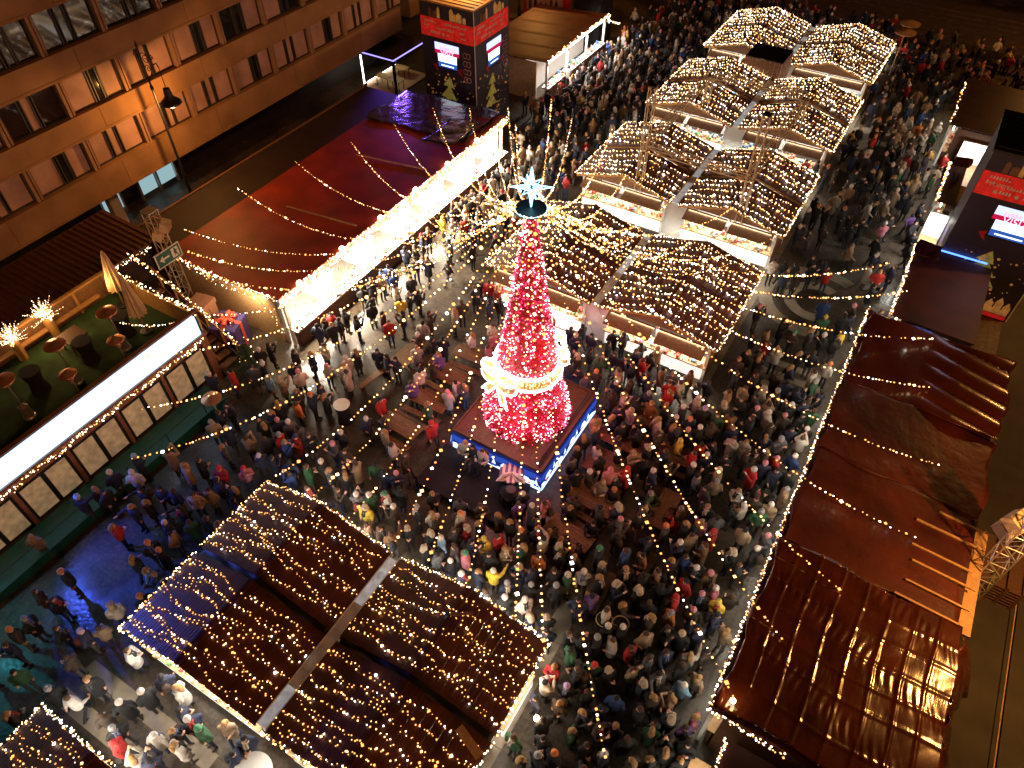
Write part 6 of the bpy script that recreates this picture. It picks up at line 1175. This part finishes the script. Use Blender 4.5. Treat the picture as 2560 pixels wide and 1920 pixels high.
for k, (x, y, L, a, lb) in enumerate([(-3.55,12.3,1.8,90,'pale plank bench right of the slatted bare picnic table'),(-2.6,14.0,1.5,84,'short plank bench near the long right stall'),(-4.0,14.9,1.2,90,'plank bench behind the pale plank bench'),(-17.4,16.6,1.8,80,'plank bench left of the standing table')]):
    tt = thing('bench', lb, 'bench', (x,y,0), 'plank benches'); q = Matrix.Rotation(R(a),3,'Z'); mb = MB(); mb.obox((x,y,.44),(L/2,.16,.025),q,M['wood']); mb.build('seat', tt)
    for s in (-1,1): mb = MB(); mb.obox(Vector((x,y,.208))+q@Vector((s*(L/2-.2),0,0)),(.04,.13,.206),q,M['wood_dark']); mb.build('leg', tt)
t = thing('umbrella_table', 'round pale table at the bottom edge before the nearest block', 'table', (-9.9,1.35,0))
mb = MB(); mb.lathe((-9.9,1.35,0),[(.55,1.0),(.62,1.03),(.62,1.06)],M['paint_white'],26); mb.build('tabletop', t); mb = MB(); mb.lathe((-9.9,1.35,0),[(.35,0),(.3,.05),(.05,.1),(.05,1.0)],M['steel'],12); mb.build('leg', t)
for k, (x, y) in enumerate([(-2.95,11.1),(-2.4,11.25)]):
    mb = MB(); mb.ring((x,y,1.15), .28, .018, M['ribbon_gold'], 26, 5); mb.lathe((x,y,0),[(.3,1.08),(.27,.2),(.2,.0)],M['black'],16); tag(mb.build('barrel_table'), ['dark barrel table with pale rim, left one of a pair','dark barrel table with pale rim, right one of a pair'][k], 'barrel table', 'barrel tables')
t = thing('candle_lamp', 'single amber candle lamp glowing right of the nearest block', 'lamp', (-3.3,7.0,0)); mb = MB(); mb.lathe((-3.3,7.0,0),[(.05,0),(.04,1.25),(.1,1.3),(.1,1.32)],M['black'],8); mb.build('stand', t); mb = MB(); mb.ball((-3.3,7.0,1.42),.1,E['globe'],10,7); mb.build('bulb', t); light('POINT','candle_light',(-3.3,7.0,1.62),25,(1,.55,.18),.1)

# ------------------------------------------------------------ people
CC = {'k':(.012,.012,.014),'n':(.018,.022,.05),'b':(.02,.05,.17),'g':(.085,.085,.09),'d':(.04,.026,.018),'B':(.16,.075,.03),'t':(.27,.19,.12),'w':(.46,.42,.37),'r':(.34,.016,.016),'y':(.6,.42,.04),'o':(.55,.16,.03),'p':(.42,.14,.18),'e':(.025,.08,.035),'l':(.2,.34,.5),'v':(.12,.06,.22)}
CN = {'k':'black','n':'navy','b':'blue','g':'grey','d':'dark brown','B':'chestnut','t':'beige','w':'white','r':'red','y':'yellow','o':'orange','p':'pink','e':'green','l':'light blue','v':'purple'}
HEADS = {'k':('hair',(.012,.01,.01),'short black hair'),'c':('hair',(.06,.03,.015),'brown hair'),'b':('long_hair',(.3,.17,.07),'long fair hair'),'h':('hood',(.42,.34,.25),'fur-trimmed hood'),
 'w':('beanie',(.58,.54,.5),'white beanie'),'p':('beanie',(.6,.24,.28),'pink beanie'),'r':('beanie',(.5,.03,.03),'red beanie'),'g':('beanie',(.25,.25,.26),'grey beanie'),'e':('beanie',(.06,.22,.12),'green beanie'),
 'o':('beanie',(.6,.2,.07),'an orange beanie'),'y':('beanie',(.6,.45,.08),'yellow beanie'),'n':('beanie',(.03,.04,.1),'navy beanie'),'l':('beanie',(.3,.45,.6),'light blue beanie'),'v':('beanie',(.4,.28,.5),'lilac beanie'),'t':('beanie',(.45,.33,.22),'beige beanie')}  # orange also paints far heads that sodium light turns orange
def remeshed(mb, name, voxel, ratio):
    o = mb.build(name); a = o.modifiers.new('r','REMESH'); a.mode = 'VOXEL'; a.voxel_size = voxel
    s = o.modifiers.new('s','SMOOTH'); s.iterations = 2; s.factor = .5
    d = o.modifiers.new('d','DECIMATE'); d.ratio = ratio
    dg = bpy.context.evaluated_depsgraph_get(); me = bpy.data.meshes.new_from_object(o.evaluated_get(dg))
    old = o.data; bpy.data.objects.remove(o); bpy.data.meshes.remove(old); me.name = name
    me.polygons.foreach_set('use_smooth', [True]*len(me.polygons)); me.materials.clear()
    return me
S = M['cloth']
def skel(kind):
    j = dict(hip=.92, sh=1.40, head=1.585, lean=0.0, sit=False)
    def leg(s, kn, an): return [(s*.09,0,j['hip']), kn, an]
    L = {-1: leg(-1, (-.1,.02,.5), (-.1,0,.07)), 1: leg(1, (.1,.02,.5), (.1,0,.07))}
    A = {-1: [(-.19,0,1.38),(-.25,-.03,1.12),(-.24,.06,.88)], 1: [(.19,0,1.38),(.25,-.03,1.12),(.24,.06,.88)]}
    if kind == 'cup': A = {s: [(s*.19,0,1.38),(s*.26,.02,1.13),(s*.06,.27,1.2)] for s in (-1,1)}
    if kind == 'walk': L = {-1: leg(-1,(-.1,.14,.52),(-.1,.24,.08)), 1: leg(1,(.1,.03,.5),(.1,-.26,.12))}; A = {-1: [(-.19,0,1.38),(-.25,-.1,1.14),(-.23,-.2,.94)], 1: [(.19,0,1.38),(.25,.05,1.13),(.22,.24,.98)]}
    if kind == 'stride': L = {1: leg(1,(.1,.14,.52),(.1,.26,.08)), -1: leg(-1,(-.1,.0,.5),(-.1,-.24,.12))}; A = {1: [(.19,0,1.38),(.26,-.06,1.13),(.2,.06,.9)], -1: [(-.19,0,1.38),(-.26,.02,1.13),(-.1,.25,1.15)]}
    if kind == 'phone': A = {s: [(s*.19,0,1.38),(s*.25,.16,1.2),(s*.05,.34,1.5)] for s in (-1,1)}
    if kind == 'pocket': A = {s: [(s*.19,0,1.38),(s*.31,-.07,1.14),(s*.19,.09,.96)] for s in (-1,1)}
    if kind == 'raise': A = {s: [(s*.19,0,1.38),(s*.33,.06,1.55),(s*.16,.12,1.82)] for s in (-1,1)}
    if kind == 'point': A = {-1: [(-.19,0,1.38),(-.25,-.03,1.12),(-.24,.06,.88)], 1: [(.19,0,1.38),(.3,.2,1.36),(.32,.46,1.42)]}
    if kind == 'sit':
        j.update(hip=.5, sh=.98, head=1.17, sit=True)
        L = {s: [(s*.1,0,.52),(s*.12,.42,.5),(s*.12,.44,.08)] for s in (-1,1)}; A = {s: [(s*.19,0,.96),(s*.27,.12,.74),(s*.1,.38,.8)] for s in (-1,1)}
    return j, L, A
def make_kind(kind):
    j, L, A = skel(kind); hz, sh, hd = j['hip'], j['sh'], j['head']
    b = MB()
    b.tube([(0,0,hz-.08),(0,0,hz+.08),(0,0,hz+.26),(0,0,sh-.03),(0,.005,sh+.05),(0,.012,sh+.1),(0,.012,hd-.05)], [.13,.14,.125,.13,.07,.055,.055], S, 12, 1.25)
    for s in (-1, 1):
        b.tube(L[s], [.095,.065,.045], S, 10); x, y, z = L[s][2]; b.tube([(x,y-.05,z-.02),(x,y+.06,z-.02),(x*1.04,y+.17,z-.035)], [.045,.045,.033], S, 8)
        p = [Vector(q) for q in A[s]]; b.tube(p, [.055,.045,.034], S, 8); d = (p[2]-p[1]).normalized()
        b.tube([p[2], p[2]+d*.06, p[2]+d*.15], [.036,.042,.02], S, 8); side = d.cross(Vector((0,0,1))); side = side.normalized() if side.length > .1 else Vector((1,0,0))
        b.tube([p[2]+d*.02, p[2]+d*.07+side*.05*-s], [.018,.013], S, 6)
    b.ball((0,.015,hd), .1, S, 14, 10, (.82,.98,1.2)); b.ball((0,.03,hd-.07), .06, S, 10, 8, (.9,1,.8))
    b.tube([(0,.105,hd+.02),(0,.135,hd-.025)], [.012,.02], S, 6)
    for s in (-1, 1): b.ball((s*.085,.01,hd-.01), .028, S, 6, 5, (.5,.8,1.2))
    me = remeshed(b, 'person_'+kind, .021, .34)
    for m in (M['trouser'], M['skin'], M['shoe'], M['black']): me.materials.append(m)
    eyes = [Vector((s*.035,.105,hd+.02)) for s in (-1,1)]; hands = [Vector(A[s][2]) for s in (-1,1)]
    for p in me.polygons:
        c = p.center
        if min((c-e).length for e in eyes) < .017: p.material_index = 3
        elif c.z > sh+.06: p.material_index = 1
        elif min((c-h).length for h in hands) < .17 and not (c.z < .9 and abs(c.x) < .15): p.material_index = 1
        elif c.z < .1: p.material_index = 2
        else: p.material_index = 0
    coats = {}
    for style, hem in (('jacket', hz-.1), ('long', hz-.38 if not j['sit'] else hz-.04)):
        b = MB(); k = 1.0 if style == 'jacket' else .96
        zs = [hem, hz+.02, hz+.2, sh-.12, sh-.01, sh+.07, sh+.1]; rs = [.175 if style == 'long' else .16,.168,.155,.17,.155,.09,.075]
        pts = []; rr = []
        for z, r_ in zip(zs, rs): pts.append((0,0,z)); rr.append(r_*k)
        b.tube(pts, rr, S, 16, 1.28)
        if style == 'jacket':
            for z in (hz+.06, hz+.2, hz+.33): b.ring((0,0,z), .15, .03, S, 14, 6)
        for s in (-1, 1):
            p = [Vector(q) for q in A[s]]; b.tube([p[0]-Vector((s*.05,0,0)), p[0]+Vector((s*.02,0,-.02)), p[1], p[2]-(p[2]-p[1])*.06], [.085,.088,.072,.055], S, 10)
            if j['sit']: b.tube([L[s][0], Vector(L[s][0]).lerp(Vector(L[s][1]),.5)], [.12,.1], S, 8)
        b.ball((0,-.075,sh+.06), .085, S, 10, 7, (1.15,.7,.8))     # lowered hood
        me2 = remeshed(b, 'coat_'+style+'_'+kind, .026, .34); me2.materials.append(M['cloth']); coats[style] = me2
    return me, coats, hd
KINDS = {k: make_kind(k) for k in ('stand','cup','walk','stride','phone','pocket','raise','point','sit')}
def head_mesh(kind):
    b = MB()
    if kind in ('hair','long_hair'):
        b.ball((0,-.012,.022), .112, S, 12, 8, (.86,1.02,1.12))
        if kind == 'long_hair': b.tube([(0,-.07,.03),(0,-.11,-.08),(0,-.12,-.24),(0,-.11,-.33)], [.07,.085,.075,.04], S, 10, 1.3)
    elif kind == 'beanie':
        b.lathe((0,-.004,0), [(.106,.035),(.116,.04),(.116,.075),(.11,.085),(.098,.125),(.07,.155),(.03,.17),(0,.172)], S, 14); b.ball((0,-.004,.19), .04, S, 8, 6)
    else:
        b.ball((0,-.035,.02), .135, S, 12, 8, (.95,.95,1.05)); b.ring((0,.055,.01), .112, .034, S, 16, 6, Matrix.Rotation(R(80),3,'X'))
        b.tube([(0,-.06,-.05),(0,-.07,-.17)], [.12,.14], S, 10)
    me = bpy.data.meshes.new(kind); me.from_pydata(b.v, [], b.f); me.polygons.foreach_set('use_smooth', [True]*len(b.f)); me.materials.append(M['hatcloth'])
    if kind in ('hair','long_hair'):     # open the face
        bm = bmesh.new(); bm.from_mesh(me)
        bmesh.ops.delete(bm, geom=[f for f in bm.faces if f.calc_center_median().y > .045 and f.calc_center_median().z < .075 and f.calc_center_median().z > -.2], context='FACES'); bm.to_mesh(me); bm.free()
    elif kind == 'hood':
        bm = bmesh.new(); bm.from_mesh(me)
        bmesh.ops.delete(bm, geom=[f for f in bm.faces if f.calc_center_median().y > .075 and abs(f.calc_center_median().x) < .085 and abs(f.calc_center_median().z-.01) < .085], context='FACES'); bm.to_mesh(me); bm.free()
    return me
def extra_mesh(kind):
    b = MB()
    if kind == 'scarf':
        b.ring((0,.01,0), .085, .036, S, 14, 6); b.tube([(.05,.1,-.02),(.06,.15,-.14),(.055,.16,-.3)], [.035,.045,.035], S, 7); b.tube([(-.03,.1,-.02),(-.02,.16,-.12),(-.025,.165,-.22)], [.035,.042,.03], S, 7)
    else:
        b.tube([(0,-.2,-.05),(0,-.23,-.18),(0,-.235,-.36),(0,-.2,-.46)], [.09,.14,.15,.1], S, 10, 1.05); b.tube([(0,-.33,-.24),(0,-.345,-.36)], [.07,.08], S, 8)
        for s in (-1,1): b.tube([(s*.1,-.16,-.02),(s*.12,-.02,.03),(s*.13,.15,-.1),(s*.13,.14,-.26)], .02, S, 5)
    me = bpy.data.meshes.new(kind); me.from_pydata(b.v, [], b.f); me.polygons.foreach_set('use_smooth', [True]*len(b.f)); me.materials.append(M['cloth']); return me
XM = {k: extra_mesh(k) for k in ('scarf','backpack')}
HM = {k: head_mesh(k) for k in ('hair','long_hair','beanie','hood')}
PEOPLE = [p.split(',') for p in PEOPLE_TXT.split(';')]
pr = random.Random(21)
SPOTS = [((-21.5,-8,2,15.5),None)]
LM = [(-11.0,14.9,'the black stage'),(-10,15.0,'the platform front'),(-7.5,17.5,'the platform right side'),(-12.4,17.5,'the platform left side'),(-8.9,14.6,'the striped parcel'),(-5.65,13.75,'the bare slatted table'),(-17.1,14.1,'the white-topped standing table'),
 (-21.2,10.9,'the street patio heater'),(-22.4,6,'the green ledge'),(-22.9,14.2,'the potted spruce'),(-24.5,15.2,'the violet gift box'),(-21.6,19,'the glaring stall end'),(-21.4,25,'the glaring stall middle'),(-21.4,32,'the glaring stall far end'),
 (-16.2,5.5,'nearest block left eave'),(-13,9,'nearest block left gable'),(-7,9,'nearest block right gable'),(-3.8,5.5,'nearest block right eave'),(-13.5,1.8,'the lit stone strips'),(-9.9,1.3,'the round pale table'),
 (-2.7,11.1,'the barrel tables'),(-3.55,12.3,'the pale plank bench'),(.8,12,'right garland near end'),(.8,18,'right garland middle'),(.8,25,'right garland far end'),(1.7,33,'the set-back right stall'),(2.0,43,'the narrow right stall'),
 (-13,24,'the glowing corner counter'),(-7,24,'huts behind the tree'),(-3.8,28,'right eave behind tree'),(-3.5,36,'middle block right eave'),(-17,30,'left lane behind tree'),(-3.4,7,'the amber candle lamp'),(-3.3,19.3,'the rightmost picnic tables'),(-14.3,17.5,'picnic tables left of tree'),(-5.9,17.6,'picnic tables right of tree'),(-20,3,'the blue-lit paving'),(-17,1.5,'bottom left dark paving'),(-.6,4,'right lane bottom edge'),(-5,22,'the seating before huts'),(-18.3,12.5,'paving left of stage'),(-16,10.8,'paving above nearest block')]
def landmark(x, y): return min(LM, key=lambda l: math.hypot(l[0]-x, l[1]-y))[2]
BEN = []
for (x, y, a, w) in TABLES:
    for s in (-1,1):
        for u in (-.5,0.05,.6):
            q = Matrix.Rotation(R(a),3,'Z'); p = q @ Vector((u, s*.66, 0)); BEN.append([x+p.x, y+p.y, R(a)+(0 if s < 0 else math.pi), False])
recs = []; taken = []
for q_ in PEOPLE:      # bare heads outnumber the pink hats
    if q_[3] == 'p' and pr.random() < .55: q_[3] = pr.choice('kcb')
for i, (x, y, c, h) in enumerate(PEOPLE[:300]):
    x = float(x); y = float(y); kind = pr.choice(['stand','cup','cup','walk','stride','pocket','pocket','stand','point','phone']) if pr.random() < .97 else 'stand'
    rot = pr.uniform(0, 6.283); z = 0
    if i == 0: pass
    for bn_ in BEN:
        if not bn_[3] and math.hypot(bn_[0]-x, bn_[1]-y) < .62: bn_[3] = True; x, y, rot = bn_[0], bn_[1], bn_[2]; kind = 'sit'; break
    for (ax, ay, aa, w) in TABLES:            # keep standing people out of the tables
        if kind != 'sit':
            q = Matrix.Rotation(R(-aa),3,'Z') @ Vector((x-ax, y-ay, 0))
            if abs(q.x) < 1.15 and abs(q.y) < 1.05:
                q.y = 1.1 if q.y > 0 else -1.1; q = Matrix.Rotation(R(aa),3,'Z') @ q; x, y = ax+q.x, ay+q.y
    if -12.4 < x < -8.1 and 12.8 < y < 15.25: z = .3
    recs.append([x, y, z, rot, kind, c, h])
# the couple and friend sitting on the platform edge
for x, c, h in ((-11.15,'w','b'),(-10.75,'k','k'),(-10.3,'w','c')): recs.insert(0, [x, 14.86, .3, math.pi+pr.uniform(-.2,.2), 'sit', c, h])
recs = [r for r in recs if not (r[4] != 'sit' and r[2] == .3)]
recs = recs[:300]
ACT = {'stand':'standing','cup':'holding cup','walk':'walking','stride':'striding','phone':'raising phone','pocket':'hands in pockets','raise':'arms raised','point':'pointing','sit':'sitting'}
byx = [i for i, r in enumerate(recs) if r[5] == 't' and abs(r[0]+1.4) < 1 and abs(r[1]-9.5) < .8]
if byx: recs[byx[0]][4] = 'raise'
labels = []
for r in recs:
    cst = 'long' if pr.random() < .35 else 'jacket'; r.append(cst)
    labels.append(['%s %s' % (CN[r[5]], 'long coat' if cst == 'long' else 'jacket'), HEADS[r[6]][2], ACT[r[4]], landmark(r[0], r[1])])
def full(l): return 'person in %s and %s, %s near %s' % (l[0], l[1], l[2], l[3])
cnt = {}
for l in labels: cnt.setdefault(full(l), []).append(l)
final = [full(l) for l in labels]
for i_, f_ in enumerate(final):
    pass
for key, ls in cnt.items():
    if len(ls) > 1:
        idx = [i for i, l in enumerate(labels) if full(l) == key]
        used = set()
        for i in idx:      # tell twins apart by the coat of whoever stands nearest
            r = recs[i]; order = sorted((k for k in range(len(recs)) if k != i and k not in idx), key=lambda k: math.hypot(recs[k][0]-r[0], recs[k][1]-r[1]))
            for k in order:
                s = '%s, %s, beside %s, near %s' % (labels[i][0], labels[i][1], labels[k][0], labels[i][3].replace('the ',''))
                if s not in used and s not in final: used.add(s); final[i] = s; break
import re as _re
for i_, l in enumerate(labels):
    for alt in (final[i_], final[i_].replace('person in ',''), '%s, %s, %s near %s' % (l[0], l[1], l[2], l[3].replace('the ',''))):
        if len(_re.findall(r"[A-Za-z0-9][A-Za-z0-9'-]*", alt)) <= 16: final[i_] = alt; break
print('labels', len(final), len(set(final)), [f for f in final if len(f.split()) > 16])
TR = [(.015,.015,.02),(.02,.025,.05),(.03,.05,.11),(.05,.045,.04),(.012,.012,.014),(.12,.1,.09)]
for r, lab in zip(recs, final):
    x, y, z, rot, kind, c, h, cst = r; body, coats, hd = KINDS[kind]; s = pr.uniform(.94,1.06) if kind != 'sit' else 1.0
    o = bpy.data.objects.new('person', body); COL.objects.link(o); o.location = (x,y,z); o.rotation_euler = (0,0,rot); o.scale = (s,s,s); o.color = (*pr.choice(TR),1)
    tag(o, lab, 'person', 'people in the market crowd')
    k = bpy.data.objects.new('coat', coats[cst]); COL.objects.link(k); k.parent = o; f = pr.uniform(.8,1.2); k.color = (*[min(.8, v*f) for v in CC[c]],1)
    nm, hc, _ = HEADS[h]; e = bpy.data.objects.new({'hair':'hair','long_hair':'hair','beanie':'beanie','hood':'hood'}[nm], HM[nm]); COL.objects.link(e); e.parent = o; e.location = (0,.012,hd); e.color = (*hc,1)
    u = pr.random(); dz = -.2 if kind != 'sit' else -.2
    if u < .38:
        k2 = bpy.data.objects.new('scarf', XM['scarf']); COL.objects.link(k2); k2.parent = o; k2.location = (0,.012,hd-.14); k2.color = (*pr.choice([(.4,.35,.3),(.3,.03,.03),(.05,.05,.06),(.5,.42,.3),(.1,.12,.2),(.02,.02,.02)]),1)
    elif u < .52 and h != 'h':
        k2 = bpy.data.objects.new('backpack', XM['backpack']); COL.objects.link(k2); k2.parent = o; k2.location = (0,0,hd-.17); k2.color = (*pr.choice([(.02,.02,.025),(.05,.03,.02),(.03,.05,.09),(.12,.02,.02)]),1)
# the rest of the crowd, farther away: one mass
vs, fs, cols = [], [], []
def add_mesh(me, T, col_of):
    k = len(vs); vs.extend([tuple(T @ v.co) for v in me.vertices])
    for p in me.polygons: fs.append([k+i for i in p.vertices]); cols.append(col_of(p))
low = {}
for kind in ('stand','cup','walk','pocket','phone'):
    body, coats, hd = KINDS[kind]
    def dec(me, ratio):
        o = bpy.data.objects.new('tmp', me); COL.objects.link(o); d = o.modifiers.new('d','DECIMATE'); d.ratio = ratio
        dg = bpy.context.evaluated_depsgraph_get(); m2 = bpy.data.meshes.new_from_object(o.evaluated_get(dg)); bpy.data.objects.remove(o); return m2
    low[kind] = (dec(body,.28), dec(coats['jacket'],.22), dec(coats['long'],.22), hd)
hl = {k: HM[k] for k in HM}
rest = [(float(x), float(y), c, h) for x, y, c, h in PEOPLE[300:]]
def fill(x0, x1, y0, y1, n, dmin=.62):
    tries = 0; m = 0
    while m < n and tries < n*20:
        tries += 1; x = pr.uniform(x0,x1); y = pr.uniform(y0,y1)
        if all(abs(x-q[0]) > dmin or abs(y-q[1]) > dmin or math.hypot(x-q[0],y-q[1]) > dmin for q in rest):
            rest.append((x, y, pr.choice('kkkkkkknnnnddddggBttwrb'), pr.choice('kkkkccccbbwghp'))); m += 1
fill(-23,-16.8,41,54,110); fill(-23,-17,54.5,70,90); fill(-17,-3.5,63.5,70.5,70); fill(-3.3,.8,42,60,42); fill(-3.4,.6,28,40,8); fill(-3,9,60,70,60); fill(-21,-16.8,26,40,50)
for x, y, c, h in rest:
    kind = pr.choice(list(low)); body, cj, cl, hd = low[kind]; s = pr.uniform(.94,1.06)
    T = Matrix.Translation((x,y,0)) @ Matrix.Rotation(pr.uniform(0,6.283),4,'Z') @ Matrix.Scale(s,4)
    tcol = pr.choice(TR); add_mesh(body, T, lambda p: (.58,.33,.23) if p.material_index == 1 else (.03,.025,.022) if p.material_index > 1 else tcol)
    f = pr.uniform(.8,1.2); cc = tuple(v*f for v in CC[c]); add_mesh(cj if pr.random() < .6 else cl, T, lambda p: cc)
    nm, hc, _ = HEADS[h]; add_mesh(hl[nm], T @ Matrix.Translation((0,.012,hd)), lambda p: hc)
me = bpy.data.meshes.new('crowd'); me.from_pydata(vs, [], fs); me.materials.append(M['crowd'])
ca = me.color_attributes.new('Col','FLOAT_COLOR','CORNER'); flat = []
for p, c in zip(me.polygons, cols): flat += [*c,1]*p.loop_total
ca.data.foreach_set('color', flat); me.polygons.foreach_set('use_smooth', [True]*len(me.polygons))
o = bpy.data.objects.new('crowd', me); COL.objects.link(o); o['kind'] = 'stuff'; tag(o, 'dense dark crowd filling the far lanes of the market', 'crowd')
# ------------------------------------------------------------ world, weak orange sun standing in for the city's sodium glow, camera
w = bpy.data.worlds.new('World'); sc.world = w; w.use_nodes = True; nt = w.node_tree
sky = nt.nodes.new('ShaderNodeTexSky'); sky.sky_type = 'NISHITA'; sky.sun_disc = False; sky.sun_elevation = R(-4); sky.sun_rotation = R(108)
nt.links.new(sky.outputs[0], nt.nodes['Background'].inputs[0]); nt.nodes['Background'].inputs[1].default_value = .06
sd = bpy.data.lights.new('sun','SUN'); sd.energy = .42; sd.angle = R(6); sd.color = (1,.36,.12); so = bpy.data.objects.new('sun', sd); COL.objects.link(so); so.rotation_euler = Vector((-.86,.28,-.62)).to_track_quat('-Z','Y').to_euler()
cd = bpy.data.cameras.new('camera'); co = bpy.data.objects.new('camera', cd); COL.objects.link(co)
cd.sensor_width = 36; cd.lens = 36*1820/2560; cd.clip_end = 600; cd.clip_start = .1
co.location = (0,0,25); co.rotation_euler = (R(90-47.25), 0, R(30.9)); sc.camera = co
sc.view_settings.view_transform = 'Standard'; sc.view_settings.look = 'None'; sc.view_settings.exposure = 0; sc.view_settings.gamma = 1
cy_ = sc.cycles; cy_.use_denoising = True; cy_.sample_clamp_indirect = 2.5; cy_.max_bounces = 5; cy_.diffuse_bounces = 3; cy_.glossy_bounces = 3; cy_.use_light_tree = True; cy_.caustics_reflective = False; cy_.caustics_refractive = False
